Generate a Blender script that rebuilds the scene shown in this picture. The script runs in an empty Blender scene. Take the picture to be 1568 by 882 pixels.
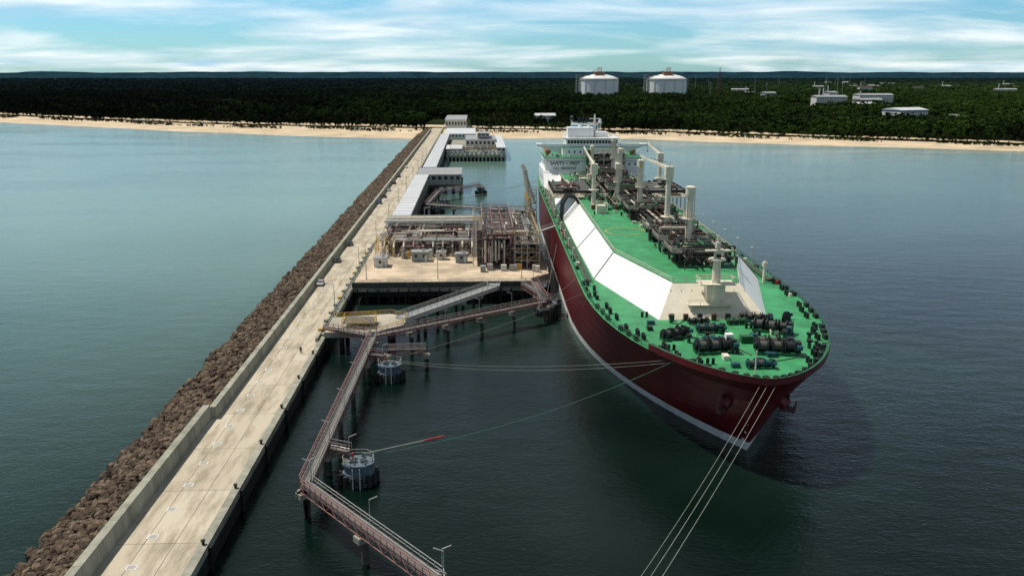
import bpy, bmesh, math, random
import numpy as np
from mathutils import Vector, Matrix, noise as mnoise
random.seed(7); np.random.seed(7)
R=random.random
def U(a,b): return a+(b-a)*random.random()
sc=bpy.context.scene
COL=sc.collection

# ---------------------------------------------------------------- materials
MATS={}
def mat(name,col,rough=0.6,metal=0.0,var=0.25,scale=0.5,bump=0.0,bscale=2.0,spec=0.5,stretch=(1,1,1),col2=None,lo=0.35,hi=0.65):
    m=bpy.data.materials.new(name); m.use_nodes=True
    nt=m.node_tree; N=nt.nodes; L=nt.links
    b=N["Principled BSDF"]; b.inputs["Roughness"].default_value=rough; b.inputs["Metallic"].default_value=metal
    b.inputs["Specular IOR Level"].default_value=spec
    tc=N.new("ShaderNodeTexCoord"); mp=N.new("ShaderNodeMapping"); mp.inputs["Scale"].default_value=stretch
    L.new(tc.outputs["Object"],mp.inputs["Vector"])
    n=N.new("ShaderNodeTexNoise"); n.inputs["Scale"].default_value=scale; n.inputs["Detail"].default_value=6; n.inputs["Roughness"].default_value=0.65
    L.new(mp.outputs[0],n.inputs["Vector"])
    r=N.new("ShaderNodeValToRGB"); r.color_ramp.elements[0].position=lo; r.color_ramp.elements[1].position=hi
    c2=col2 if col2 else tuple(c*(1-var) for c in col)
    r.color_ramp.elements[0].color=(*c2,1); r.color_ramp.elements[1].color=(*col,1)
    L.new(n.outputs["Fac"],r.inputs["Fac"]); L.new(r.outputs[0],b.inputs["Base Color"])
    if bump>0:
        n2=N.new("ShaderNodeTexNoise"); n2.inputs["Scale"].default_value=bscale; n2.inputs["Detail"].default_value=4
        L.new(tc.outputs["Object"],n2.inputs["Vector"])
        bp=N.new("ShaderNodeBump"); bp.inputs["Strength"].default_value=bump; bp.inputs["Distance"].default_value=0.3
        L.new(n2.outputs["Fac"],bp.inputs["Height"]); L.new(bp.outputs[0],b.inputs["Normal"])
    MATS[name]=m; return m
mat("hull_red",(0.13,0.006,0.011),0.45,var=0.5,scale=0.12,stretch=(1,1,0.3))
mat("boot_stripe",(0.82,0.82,0.80),0.5,var=0.3,scale=0.6)
mat("deck_green",(0.05,0.33,0.13),0.55,col2=(0.03,0.19,0.075),scale=0.22)
mat("deck_green_dark",(0.02,0.12,0.05),0.55)
mat("ship_white",(0.84,0.84,0.84),0.4,var=0.08,scale=0.15,stretch=(1,1,.3))
mat("ship_cream",(0.76,0.70,0.56),0.45,var=0.18,scale=0.4)
mat("seam_dark",(0.05,0.05,0.05),0.6)
mat("window_glass",(0.02,0.025,0.03),0.12)
mat("pipe_dark",(0.035,0.03,0.03),0.5,var=0.5,scale=1.5)
mat("pipe_brown",(0.12,0.05,0.04),0.5,var=0.5,scale=1.2)
mat("pipe_steel",(0.42,0.42,0.40),0.35,metal=0.5,var=0.3)
mat("pipe_cream",(0.58,0.53,0.43),0.45,var=0.3)
mat("black_iron",(0.012,0.014,0.015),0.5,var=0.5)
mat("teal_machine",(0.015,0.08,0.10),0.45)
mat("red_paint",(0.45,0.03,0.03),0.45)
mat("yellow_paint",(0.62,0.38,0.06),0.5)
mat("orange_paint",(0.6,0.2,0.05),0.5)
mat("concrete",(0.50,0.45,0.36),0.85,var=0.35,scale=0.12,bump=0.2)
mat("concrete_wall",(0.36,0.36,0.29),0.85,var=0.45,scale=0.35,stretch=(1,1,.25),bump=0.2)
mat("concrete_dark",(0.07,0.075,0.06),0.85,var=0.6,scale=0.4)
mat("concrete_black",(0.02,0.022,0.018),0.6,var=0.6,scale=0.5)  # near-black concrete for piles, quay face and the blocks under the decks
mat("platform_concrete",(0.62,0.50,0.36),0.85,col2=(0.36,0.29,0.21),scale=0.1,bump=0.1,lo=.4,hi=.6)
mat("hatch",(0.68,0.66,0.6),0.7,var=0.15)
mat("dolphin_blue",(0.12,0.18,0.23),0.6,var=0.45,scale=0.8)
mat("rail_red",(0.29,0.15,0.145),0.55,var=0.4)
mat("grate",(0.16,0.14,0.13),0.6,var=0.4)
mat("grate_dark",(0.05,0.05,0.045),0.6,var=0.4)
mat("galv",(0.44,0.44,0.42),0.5,metal=0.2,var=0.25)
mat("roof_white",(0.62,0.64,0.66),0.45,var=0.15,scale=0.1)
mat("roof_grey",(0.33,0.34,0.35),0.5,var=0.2)
mat("wall_grey",(0.30,0.32,0.32),0.6,var=0.2)
mat("wall_light",(0.6,0.6,0.56),0.6,var=0.15)
mat("blue_clad",(0.05,0.25,0.42),0.5)
mat("tank_white",(0.78,0.78,0.77),0.6,var=0.10,scale=0.05)
mat("rope",(0.30,0.32,0.27),0.8)
mat("rope_dark",(0.10,0.10,0.09),0.8,var=.5,scale=2)
mat("rope_green",(0.08,0.22,0.16),0.7)
mat("tyre",(0.02,0.02,0.02),0.8)
mat("sand",(0.66,0.53,0.36),0.95,col2=(0.42,0.33,0.22),scale=0.03,bump=0.2,bscale=.2)
mat("rock",(0.10,0.065,0.038),0.9,col2=(0.014,0.010,0.007),scale=0.9,bump=0.6,bscale=2,lo=.3,hi=.7)
mat("rock_light",(0.19,0.135,0.085),0.9,col2=(0.05,0.036,0.025),scale=0.9,bump=0.6,bscale=2)
mat("skin",(0.5,0.3,0.22),0.6); mat("jacket",(0.03,0.04,0.07),0.8); mat("hivis",(0.7,0.25,0.03),0.7)
for n,c in (("car_black",(0.02,0.02,0.025)),("car_blue",(0.03,0.06,0.15)),("car_silver",(0.45,0.46,0.47)),("car_white",(0.75,0.75,0.75)),("car_red",(0.35,0.03,0.03))):
    mat(n,c,0.25,var=0.05)

# ---------------------------------------------------------------- mesh builder
class MB:
    def __init__(s): s.v=[]; s.f=[]; s.m=[]; s.names=[]; s.sm=[]
    def mi(s,m):
        if m not in s.names: s.names.append(m)
        return s.names.index(m)
    def add(s,vs,fs,m,smooth=False):
        o=len(s.v); s.v.extend([tuple(v) for v in vs]); k=s.mi(m)
        for f in fs: s.f.append(tuple(i+o for i in f)); s.m.append(k); s.sm.append(smooth)
    def box(s,x0,x1,y0,y1,z0,z1,m):
        s.add([(x0,y0,z0),(x1,y0,z0),(x1,y1,z0),(x0,y1,z0),(x0,y0,z1),(x1,y0,z1),(x1,y1,z1),(x0,y1,z1)],
              [(0,3,2,1),(4,5,6,7),(0,1,5,4),(1,2,6,5),(2,3,7,6),(3,0,4,7)],m)
    def cbox(s,c,d,m,rz=0,ry=0):
        M=Matrix.Translation(c)@Matrix.Rotation(rz,4,'Z')@Matrix.Rotation(ry,4,'Y')
        vs=[]
        for z in(-1,1):
            for x,y in((-1,-1),(1,-1),(1,1),(-1,1)):
                vs.append(M@Vector((x*d[0]/2,y*d[1]/2,z*d[2]/2)))
        s.add(vs,[(0,3,2,1),(4,5,6,7),(0,1,5,4),(1,2,6,5),(2,3,7,6),(3,0,4,7)],m)
    def cyl(s,p0,p1,r0,m,r1=None,n=8,caps=True,smooth=True):
        r1=r0 if r1 is None else r1
        p0=Vector(p0);p1=Vector(p1); d=p1-p0
        if d.length<1e-6: return
        d.normalize(); a=Vector((0,0,1)) if abs(d.z)<0.9 else Vector((1,0,0))
        u=d.cross(a).normalized(); w=d.cross(u)
        vs=[]
        for p,r in((p0,r0),(p1,r1)):
            for i in range(n):
                t=2*math.pi*(i+.5)/n; vs.append(p+(u*math.cos(t)+w*math.sin(t))*r)
        s.add(vs,[(i,i+n,(i+1)%n+n,(i+1)%n) for i in range(n)],m,smooth and n>4)
        if caps: s.add(vs,[tuple(range(n)),tuple(range(2*n-1,n-1,-1))],m)
    def path(s,pts,r,m,n=6):
        for a,b in zip(pts[:-1],pts[1:]): s.cyl(a,b,r,m,n=n)
    def prism(s,poly,z0,z1,m,mtop=None):
        n=len(poly)
        vs=[(x,y,z0) for x,y in poly]+[(x,y,z1) for x,y in poly]
        s.add(vs,[(i,(i+1)%n,(i+1)%n+n,i+n) for i in range(n)]+[tuple(range(n-1,-1,-1))],m)
        s.add(vs,[tuple(range(n,2*n))],mtop or m)
    def rail(s,pts,m,h=1.1,step=2.5,r=0.05,mid=True,close=False):
        pts=[Vector(p) for p in pts]
        if close: pts=pts+[pts[0]]
        for a,b in zip(pts[:-1],pts[1:]):
            L=(b-a).length
            if L<.01: continue
            k=max(1,int(L/step)); up=Vector((0,0,h))
            for i in range(k+1):
                p=a.lerp(b,i/k); s.cyl(p,p+up,r,m,n=4,caps=False)
            s.cyl(a+up,b+up,r*1.2,m,n=4,caps=False)
            if mid: s.cyl(a+up*.5,b+up*.5,r,m,n=4,caps=False)
    def frame(s,x0,x1,y0,y1,z0,z1,nx,ny,nz,m,w=0.3,floors=True,fm="grate",brace=True,rails="yellow_paint",top=True):
        X=[x0+(x1-x0)*i/nx for i in range(nx+1)];Y=[y0+(y1-y0)*i/ny for i in range(ny+1)];Z=[z0+(z1-z0)*i/nz for i in range(nz+1)]
        for x in X:
            for y in Y: s.cyl((x,y,z0),(x,y,z1),w*.7,m,n=4,caps=False)
        for z in Z[1:]:
            for x in X: s.cyl((x,y0,z),(x,y1,z),w*.6,m,n=4,caps=False)
            for y in Y: s.cyl((x0,y,z),(x1,y,z),w*.6,m,n=4,caps=False)
            if floors:
                if z<Z[-1]-.01 or top: s.box(x0+.1,x1-.1,y0+.1,y1-.1,z+.05,z+.12,fm)
                if rails: s.rail([(x0,y0,z+.1),(x1,y0,z+.1),(x1,y1,z+.1),(x0,y1,z+.1)],rails,r=.05,close=True)
        if brace:
            for i in range(nx):
                for k in range(nz):
                    if R()<.5: s.cyl((X[i],y0,Z[k]),(X[i+1],y0,Z[k+1]),w*.35,m,n=4,caps=False)
    def build(s,name,parent=None,loc=(0,0,0),rz=0):
        me=bpy.data.meshes.new(name); me.from_pydata(s.v,[],s.f)
        for n in s.names: me.materials.append(MATS[n])
        me.polygons.foreach_set("material_index",s.m); me.polygons.foreach_set("use_smooth",s.sm)
        me.update()
        o=bpy.data.objects.new(name,me); COL.objects.link(o); o.location=loc; o.rotation_euler=(0,0,rz)
        if parent: o.parent=parent
        return o
def empty(name,loc=(0,0,0),rz=0):
    o=bpy.data.objects.new(name,None); COL.objects.link(o); o.location=loc; o.rotation_euler=(0,0,rz); return o

# ---------------------------------------------------------------- camera
cam=bpy.data.cameras.new("camera"); co=bpy.data.objects.new("camera",cam); COL.objects.link(co)
cam.sensor_width=36; cam.lens=30.44; cam.clip_start=1; cam.clip_end=200000
co.location=(0,0,68); co.rotation_euler=(math.radians(90-13.94),0,math.radians(-2.406)); sc.camera=co
sc.view_settings.view_transform='Standard'; sc.view_settings.look='None'; sc.view_settings.exposure=0

# ---------------------------------------------------------------- world + sun
SUN_EL=math.radians(62); SUN_AZ=math.radians(-62)
w=bpy.data.worlds.new("World"); sc.world=w; w.use_nodes=True
N=w.node_tree.nodes; L=w.node_tree.links; N.clear()
out=N.new("ShaderNodeOutputWorld"); bg=N.new("ShaderNodeBackground"); bg2=N.new("ShaderNodeBackground"); mx=N.new("ShaderNodeMixShader")
sky=N.new("ShaderNodeTexSky"); sky.sky_type='NISHITA'; sky.sun_disc=False; sky.sun_elevation=SUN_EL; sky.sun_rotation=SUN_AZ; sky.air_density=1.0; sky.ozone_density=3; sky.dust_density=0.3
tint=N.new("ShaderNodeMix"); tint.data_type='RGBA'; tint.blend_type='MULTIPLY'; tint.inputs[0].default_value=1; tint.inputs[7].default_value=(0.54,0.94,1.22,1)
L.new(sky.outputs[0],tint.inputs[6]); bg.inputs[1].default_value=0.105; L.new(tint.outputs[2],bg.inputs[0])
tc=N.new("ShaderNodeTexCoord"); sx=N.new("ShaderNodeSeparateXYZ"); L.new(tc.outputs["Generated"],sx.inputs[0])
def M(op,a,b=None,c=None,nodes=N,links=L):
    n=nodes.new("ShaderNodeMath"); n.operation=op
    for i,x in enumerate((a,b,c)):
        if x is None: continue
        if isinstance(x,(int,float)): n.inputs[i].default_value=x
        else: links.new(x,n.inputs[i])
    return n.outputs[0]
zz=M('ADD',M('MAXIMUM',sx.outputs[2],0.0),0.11)
cx=N.new("ShaderNodeCombineXYZ"); L.new(M('DIVIDE',sx.outputs[0],zz),cx.inputs[0]); L.new(M('DIVIDE',sx.outputs[1],zz),cx.inputs[1])
mp=N.new("ShaderNodeMapping"); mp.inputs["Rotation"].default_value=(0,0,0.25); mp.inputs["Location"].default_value=(3.1,1.7,0); mp.inputs["Scale"].default_value=(.75,1.0,1)
L.new(cx.outputs[0],mp.inputs[0])
nz=N.new("ShaderNodeTexNoise"); nz.inputs["Scale"].default_value=0.75; nz.inputs["Detail"].default_value=8; nz.inputs["Roughness"].default_value=0.55; nz.inputs["Distortion"].default_value=0.5
L.new(mp.outputs[0],nz.inputs["Vector"])
rp=N.new("ShaderNodeValToRGB"); rp.color_ramp.elements[0].position=0.39; rp.color_ramp.elements[1].position=0.66
L.new(nz.outputs["Fac"],rp.inputs[0])
nz2=N.new("ShaderNodeTexNoise"); nz2.inputs["Scale"].default_value=1.3; nz2.inputs["Detail"].default_value=7
L.new(mp.outputs[0],nz2.inputs["Vector"])
rc=N.new("ShaderNodeValToRGB"); rc.color_ramp.elements[0].position=.35; rc.color_ramp.elements[1].position=.58
rc.color_ramp.elements[0].color=(0.42,0.63,0.77,1); rc.color_ramp.elements[1].color=(0.95,0.99,1.0,1)
L.new(nz2.outputs["Fac"],rc.inputs[0]); L.new(rc.outputs[0],bg2.inputs[0])
zh=N.new("ShaderNodeMapRange"); zh.interpolation_type='SMOOTHSTEP'; L.new(sx.outputs[2],zh.inputs[0]); zh.inputs[1].default_value=.08; zh.inputs[2].default_value=.32; zh.inputs[4].default_value=.9
zs=N.new("ShaderNodeMapRange"); zs.interpolation_type='SMOOTHSTEP'; L.new(sx.outputs[2],zs.inputs[0]); zs.inputs[1].default_value=.07; zs.inputs[2].default_value=.36; zs.inputs[3].default_value=1.12; zs.inputs[4].default_value=.27
L.new(zs.outputs[0],bg2.inputs[1]); L.new(M('MAXIMUM',rp.outputs[0],zh.outputs[0]),mx.inputs[0])
L.new(bg.outputs[0],mx.inputs[1]); L.new(bg2.outputs[0],mx.inputs[2]); L.new(mx.outputs[0],out.inputs[0])
sl=bpy.data.lights.new("sun","SUN"); so=bpy.data.objects.new("sun",sl); COL.objects.link(so)
sl.energy=4.5; sl.angle=math.radians(3); sl.color=(1,0.93,0.82)
dv=Vector((math.sin(SUN_AZ)*math.cos(SUN_EL),math.cos(SUN_AZ)*math.cos(SUN_EL),math.sin(SUN_EL)))
so.rotation_euler=dv.to_track_quat('Z','Y').to_euler()

# ---------------------------------------------------------------- water
def grid_mesh(name,vs,fs,mats):
    me=bpy.data.meshes.new(name); me.from_pydata(vs,[],fs)
    for m in mats: me.materials.append(m)
    o=bpy.data.objects.new(name,me); COL.objects.link(o); return o
wm=bpy.data.materials.new("water"); wm.use_nodes=True; N2=wm.node_tree.nodes; L2=wm.node_tree.links
b=N2["Principled BSDF"]; b.inputs["IOR"].default_value=1.33
ge=N2.new("ShaderNodeNewGeometry"); sp=N2.new("ShaderNodeSeparateXYZ"); L2.new(ge.outputs["Position"],sp.inputs[0])
def M2(op,a,bb=None,c=None): return M(op,a,bb,c,N2,L2)
def mr(v,a,bb,c,d):
    n=N2.new("ShaderNodeMapRange"); n.interpolation_type='SMOOTHSTEP'
    L2.new(v,n.inputs[0]); n.inputs[1].default_value=a;n.inputs[2].default_value=bb;n.inputs[3].default_value=c;n.inputs[4].default_value=d
    return n.outputs[0]
big=N2.new("ShaderNodeTexNoise"); big.inputs["Scale"].default_value=0.006; big.inputs["Detail"].default_value=5; L2.new(ge.outputs["Position"],big.inputs["Vector"])
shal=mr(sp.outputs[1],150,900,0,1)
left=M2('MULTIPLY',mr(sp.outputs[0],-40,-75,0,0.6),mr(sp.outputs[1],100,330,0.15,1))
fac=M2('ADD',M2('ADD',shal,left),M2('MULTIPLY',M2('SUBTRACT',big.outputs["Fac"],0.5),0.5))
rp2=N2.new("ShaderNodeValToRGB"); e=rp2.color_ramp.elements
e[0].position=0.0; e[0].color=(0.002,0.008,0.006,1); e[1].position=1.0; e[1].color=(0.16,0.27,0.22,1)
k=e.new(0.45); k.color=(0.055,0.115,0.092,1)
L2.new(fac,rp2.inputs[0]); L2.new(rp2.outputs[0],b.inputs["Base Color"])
gust=N2.new("ShaderNodeTexNoise"); gust.inputs["Scale"].default_value=0.012; gust.inputs["Detail"].default_value=6
gm_=N2.new("ShaderNodeMapping"); gm_.inputs["Scale"].default_value=(.5,1.6,1); gm_.inputs["Rotation"].default_value=(0,0,.3)
L2.new(ge.outputs["Position"],gm_.inputs[0]); L2.new(gm_.outputs[0],gust.inputs["Vector"]); L2.new(mr(gust.outputs["Fac"],.38,.62,.035,.16),b.inputs["Roughness"])
mpw=N2.new("ShaderNodeMapping"); mpw.inputs["Rotation"].default_value=(0,0,0.5); mpw.inputs["Scale"].default_value=(0.5,1.0,1)
L2.new(ge.outputs["Position"],mpw.inputs[0])
n1=N2.new("ShaderNodeTexNoise"); n1.inputs["Scale"].default_value=1.3; n1.inputs["Detail"].default_value=4; n1.inputs["Roughness"].default_value=.6; L2.new(mpw.outputs[0],n1.inputs["Vector"])
n3=N2.new("ShaderNodeTexNoise"); n3.inputs["Scale"].default_value=0.2; n3.inputs["Detail"].default_value=3; L2.new(mpw.outputs[0],n3.inputs["Vector"])
hgt=M2('ADD',M2('MULTIPLY',n1.outputs["Fac"],0.35),M2('MULTIPLY',n3.outputs["Fac"],0.6))
bp=N2.new("ShaderNodeBump"); bp.inputs["Strength"].default_value=0.5; bp.inputs["Distance"].default_value=0.6
L2.new(hgt,bp.inputs["Height"]); L2.new(bp.outputs[0],b.inputs["Normal"])
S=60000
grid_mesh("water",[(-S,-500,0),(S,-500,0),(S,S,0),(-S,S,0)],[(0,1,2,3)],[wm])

# ---------------------------------------------------------------- land
SH=[(-60000,6000),(-3000,2050),(-1400,1600),(-670,1272),(-329,1049),(-160,962),(-60,925),(60,930),(156,925),(300,842),(490,761),(900,640),(3000,300),(60000,-400)]
FE=[(-60000,6300),(-3000,2250),(-1400,1790),(-760,1444),(-374,1190),(-187,1112),(-60,1075),(50,1050),(203,1000),(519,808),(900,680),(3000,350),(60000,-350)]
def itp(T,x): return float(np.interp(x,[p[0] for p in T],[p[1] for p in T]))
xs=[-60000,-20000,-6000,-3000]+list(range(-2000,2001,20))+[3000,6000,20000,60000]
vs=[];fs=[]
prof=[(-0.15,-1.2),(0.0,-0.1),(0.1,0.35),(0.5,1.3),(0.85,2.2),(1.0,3.4),(1.15,4.2),(1.6,3.0)]
for x in xs:
    a=itp(SH,x); c=itp(FE,x)
    a+=6*mnoise.noise(Vector((x*.012,3,0)))+2.5*mnoise.noise(Vector((x*.05,8,0)))
    for t,z in prof:
        vs.append((x,a+(c-a)*t,z+(0.8*mnoise.noise(Vector((x*.03,t*5,1))) if t>.4 else 0)))
n=len(prof)
for i in range(len(xs)-1):
    for j in range(n-1): fs.append((i*n+j,(i+1)*n+j,(i+1)*n+j+1,i*n+j+1))
grid_mesh("beach",vs,fs,[MATS["sand"]])
gm=mat("forest_floor",(0.025,0.035,0.016),1.0,col2=(0.008,0.014,0.008),scale=0.01,spec=0.0)
vs=[];fs=[]
rows=[0,60,250,700,2000,6000,20000,58000]
for x in xs:
    c=itp(FE,x)
    for r in rows: vs.append((x*(1+r/20000.) if r else x,c+r-10+ (3*mnoise.noise(Vector((x*.03,9,0))) if r==0 else 0),3.6))
n=len(rows)
for i in range(len(xs)-1):
    for j in range(n-1): fs.append((i*n+j,(i+1)*n+j,(i+1)*n+j+1,i*n+j+1))
grid_mesh("ground",vs,fs,[gm])
hm=mat("far_hills",(0.016,0.045,0.065),1.0,col2=(0.008,0.026,0.04),scale=0.002,spec=0.0)  # bluish distance haze put into the base colour
for (yy,h0,h1,nm,seed) in ((9000,18,34,"distant_treeline",1),(15000,25,60,"distant_hills",2),(28000,60,135,"distant_hills",3)):
    vs=[];fs=[]; K=500; W=yy*1.1
    for i in range(K+1):
        x=-W+2*W*i/K; nn=mnoise.fractal(Vector((x/yy*9,seed*3.3,0)),1,2,7)
        z=h0+(h1-h0)*max(0,min(1,.5+nn*.8))
        vs+= [(x,yy-300,3),(x,yy,z),(x,yy+900,z*.9)]
    for i in range(K):
        for j in range(2): fs.append((i*3+j,(i+1)*3+j,(i+1)*3+j+1,i*3+j+1))
    grid_mesh(nm,vs,fs,[hm])

# ---------------------------------------------------------------- instancing helper
def make_instancer(name,pts,rot,scl,idx,objs):
    c=bpy.data.collections.new(name+"_parts")
    for o in objs: c.objects.link(o)
    me=bpy.data.meshes.new(name); me.vertices.add(len(pts)); me.vertices.foreach_set("co",np.array(pts,dtype=np.float32).ravel())
    for nm,dat,ty in (("rot",rot,'FLOAT_VECTOR'),("scl",scl,'FLOAT_VECTOR')):
        a=me.attributes.new(nm,ty,'POINT'); a.data.foreach_set("vector",np.array(dat,dtype=np.float32).ravel())
    a=me.attributes.new("idx",'INT','POINT'); a.data.foreach_set("value",np.array(idx,dtype=np.int32))
    o=bpy.data.objects.new(name,me); COL.objects.link(o)
    g=bpy.data.node_groups.new(name,'GeometryNodeTree')
    g.interface.new_socket("Geometry",in_out='INPUT',socket_type='NodeSocketGeometry'); g.interface.new_socket("Geometry",in_out='OUTPUT',socket_type='NodeSocketGeometry')
    i=g.nodes.new("NodeGroupInput"); ou=g.nodes.new("NodeGroupOutput"); ip=g.nodes.new("GeometryNodeInstanceOnPoints"); ci=g.nodes.new("GeometryNodeCollectionInfo")
    ci.inputs["Collection"].default_value=c; ci.inputs["Separate Children"].default_value=True; ci.inputs["Reset Children"].default_value=True
    g.links.new(i.outputs[0],ip.inputs["Points"]); g.links.new(ci.outputs[0],ip.inputs["Instance"]); ip.inputs["Pick Instance"].default_value=True
    for nm,ty,sk in (("rot",'FLOAT_VECTOR',"Rotation"),("scl",'FLOAT_VECTOR',"Scale"),("idx",'INT',"Instance Index")):
        na=g.nodes.new("GeometryNodeInputNamedAttribute"); na.data_type=ty; na.inputs["Name"].default_value=nm
        g.links.new(na.outputs["Attribute"],ip.inputs[sk])
    g.links.new(ip.outputs[0],ou.inputs[0])
    md=o.modifiers.new("scatter",'NODES'); md.node_group=g
    return o

# rocks
def rock_obj(i,mt):
    bm=bmesh.new(); bmesh.ops.create_icosphere(bm,subdivisions=2,radius=1)
    for v in bm.verts:
        d=v.co.normalized(); k=1+.45*mnoise.noise(d*1.3+Vector((i*7,0,0)))+.15*mnoise.noise(d*3+Vector((i*3,5,0)))
        v.co=Vector((d.x*k*1.15,d.y*k*.9,d.z*k*.7))
        for a in (0,1,2):
            if abs(v.co[a])>.72: v.co[a]=math.copysign(.72+(abs(v.co[a])-.72)*.3,v.co[a])
    me=bpy.data.meshes.new("rock"); bm.to_mesh(me); bm.free(); me.materials.append(MATS[mt]); return bpy.data.objects.new("rock",me)
rk=[rock_obj(i,"rock" if i%3 else "rock_light") for i in range(7)]
P=[];RO=[];SCL=[];ID=[]
for _ in range(15000):
    t=R(); yy=55+ (R()**1.3)*1000
    x=-52.6-12.6*t+U(-.3,.3); z=4.3*(1-t)-0.3+U(-.25,.35)
    s=U(.45,1.2)*(1+.25*(yy>400))
    P.append((x+1.6*mnoise.noise(Vector((0,yy*.08,0)))*t,yy,z)); RO.append((U(0,6.3),U(0,6.3),U(0,6.3))); SCL.append((s,s,s)); ID.append(random.randrange(7))
make_instancer("riprap_rocks",P,RO,SCL,ID,rk)

# trees
def leafmat(nm,c1,c2):
    m=bpy.data.materials.new(nm); m.use_nodes=True; nt=m.node_tree; b=nt.nodes["Principled BSDF"]; b.inputs["Roughness"].default_value=.9; b.inputs["Specular IOR Level"].default_value=0.05
    oi=nt.nodes.new("ShaderNodeObjectInfo"); g=nt.nodes.new("ShaderNodeNewGeometry")
    nn=nt.nodes.new("ShaderNodeTexNoise"); nn.inputs["Scale"].default_value=.008; nn.inputs["Detail"].default_value=3; nt.links.new(g.outputs["Position"],nn.inputs["Vector"])
    sp=nt.nodes.new("ShaderNodeSeparateXYZ"); nt.links.new(g.outputs["Position"],sp.inputs[0])
    m1=M('MULTIPLY',oi.outputs["Random"],.45,None,nt.nodes,nt.links)
    m2=M('MULTIPLY_ADD',nn.outputs["Fac"],1.8,m1,nt.nodes,nt.links)
    m3=M('MULTIPLY_ADD',sp.outputs[0],0.0005,m2,nt.nodes,nt.links)
    m4=M('SUBTRACT',m3,.92,None,nt.nodes,nt.links)
    r=nt.nodes.new("ShaderNodeValToRGB"); r.color_ramp.elements[0].color=(*c1,1); r.color_ramp.elements[1].color=(*c2,1)
    nt.links.new(m4,r.inputs[0])
    haze=nt.nodes.new("ShaderNodeMapRange"); nt.links.new(sp.outputs[1],haze.inputs[0]); haze.inputs[1].default_value=1500; haze.inputs[2].default_value=6000; haze.inputs[4].default_value=.85  # aerial haze painted into the leaf colour, stronger with distance along Y
    mixn=nt.nodes.new("ShaderNodeMix"); mixn.data_type='RGBA'; nt.links.new(haze.outputs[0],mixn.inputs[0]); nt.links.new(r.outputs[0],mixn.inputs[6]); mixn.inputs[7].default_value=(0.012,0.030,0.042,1)
    nt.links.new(mixn.outputs[2],b.inputs["Base Color"]); MATS[nm]=m
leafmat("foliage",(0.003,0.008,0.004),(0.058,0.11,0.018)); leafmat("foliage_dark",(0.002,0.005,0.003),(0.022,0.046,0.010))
mat("bark",(0.10,0.06,0.035),.9)
def tree_obj(i,kind):
    b=MB(); H=U(14,18) if kind=="pine" else U(10,14)
    b.cyl((0,0,-1),(U(-.4,.4),U(-.4,.4),H*.8),.32,"bark",r1=.12,n=5)
    cz=H*.60 if kind=="pine" else H*.48; rx=U(2.8,3.8) if kind=="pine" else U(3.8,4.8); rz=H*.42 if kind=="pine" else H*.47
    for k in range(4):
        a=U(0,6.28); b.cyl((0,0,cz-rz*.6),(math.cos(a)*rx*.6,math.sin(a)*rx*.6,cz),.12,"bark",r1=.05,n=4)
    cl=[(Vector((U(-1,1)*rx*.6,U(-1,1)*rx*.6,cz+U(-.7,.75)*rz)),U(.8,1.6)) for _ in range(19)]
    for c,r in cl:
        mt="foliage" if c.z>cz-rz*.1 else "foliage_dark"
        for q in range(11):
            d=Vector((random.gauss(0,1),random.gauss(0,1),random.gauss(0,.8))).normalized()
            p=c+d*r*U(.5,1.15); s=U(.5,1.0)
            u=Vector((random.gauss(0,1),random.gauss(0,1),random.gauss(0,.5))).normalized(); v=d.cross(u)
            if v.length<.1: continue
            v.normalize(); u=v.cross(d)
            b.add([p+u*s,p+v*s*.8,p-u*s*.9,p-v*s],[(0,1,2,3)],mt)
    me=bpy.data.meshes.new("tree"); me.from_pydata(b.v,[],b.f)
    for nme in b.names: me.materials.append(MATS[nme])
    me.polygons.foreach_set("material_index",b.m)
    return bpy.data.objects.new(kind+"_tree",me)
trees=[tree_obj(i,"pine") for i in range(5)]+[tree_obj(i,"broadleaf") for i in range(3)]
P=[];RO=[];SCL=[];ID=[]
def clear(x,y):
    if 540<x<690 and 1110<y<1290: return True
    if -62<x<-5 and y<1260: return True
    if 560<x<860 and 1330<y<2100 and mnoise.noise(Vector((x*.01,y*.004,0)))>0.1: return True
    return False
cnt=0
while cnt<50000:
    y=650+(R()**.9)*2100; x=U(-.66,.72)*y+40
    e=itp(FE,x)+8*mnoise.noise(Vector((x*.02,1,0)))
    if y<e or clear(x,y): continue
    s=U(.6,1.2)
    if y<e+60: s*=.55+.45*(y-e)/60
    if -20<x<130 and y<1300: s*=.6
    P.append((x,y,3.2+4*mnoise.noise(Vector((x*.004,y*.004,0))))); RO.append((0,0,U(0,6.3))); SCL.append((s*1.1,s*1.1,s))
    ID.append(random.randrange(5,8) if (mnoise.noise(Vector((x*.006,y*.003,4)))>.12 or R()<.12) else random.randrange(5)); cnt+=1
for _ in range(22000):
    y=2700+(R()**1.2)*6500; x=U(-.66,.72)*y
    s=U(.8,1.25); P.append((x,y,3)); RO.append((0,0,U(0,6.3))); SCL.append((s*3.2,s*2.6,s*1.15)); ID.append(random.randrange(8))
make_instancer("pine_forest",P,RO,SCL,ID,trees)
P=[];RO=[];SCL=[];ID=[]
for _ in range(5200):
    x=U(-800,600); a=itp(SH,x); c=itp(FE,x); t=U(.6,1.08)
    if mnoise.noise(Vector((x*.02,t*4,2)))<-.05 or -58<x<-30: continue
    s=U(.10,.26); P.append((x,a+(c-a)*t,1.0)); RO.append((0,0,U(0,6))); SCL.append((s*2.2,s*1.6,s)); ID.append(random.randrange(5,8))
make_instancer("dune_shrubs",P,RO,SCL,ID,trees)

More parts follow.
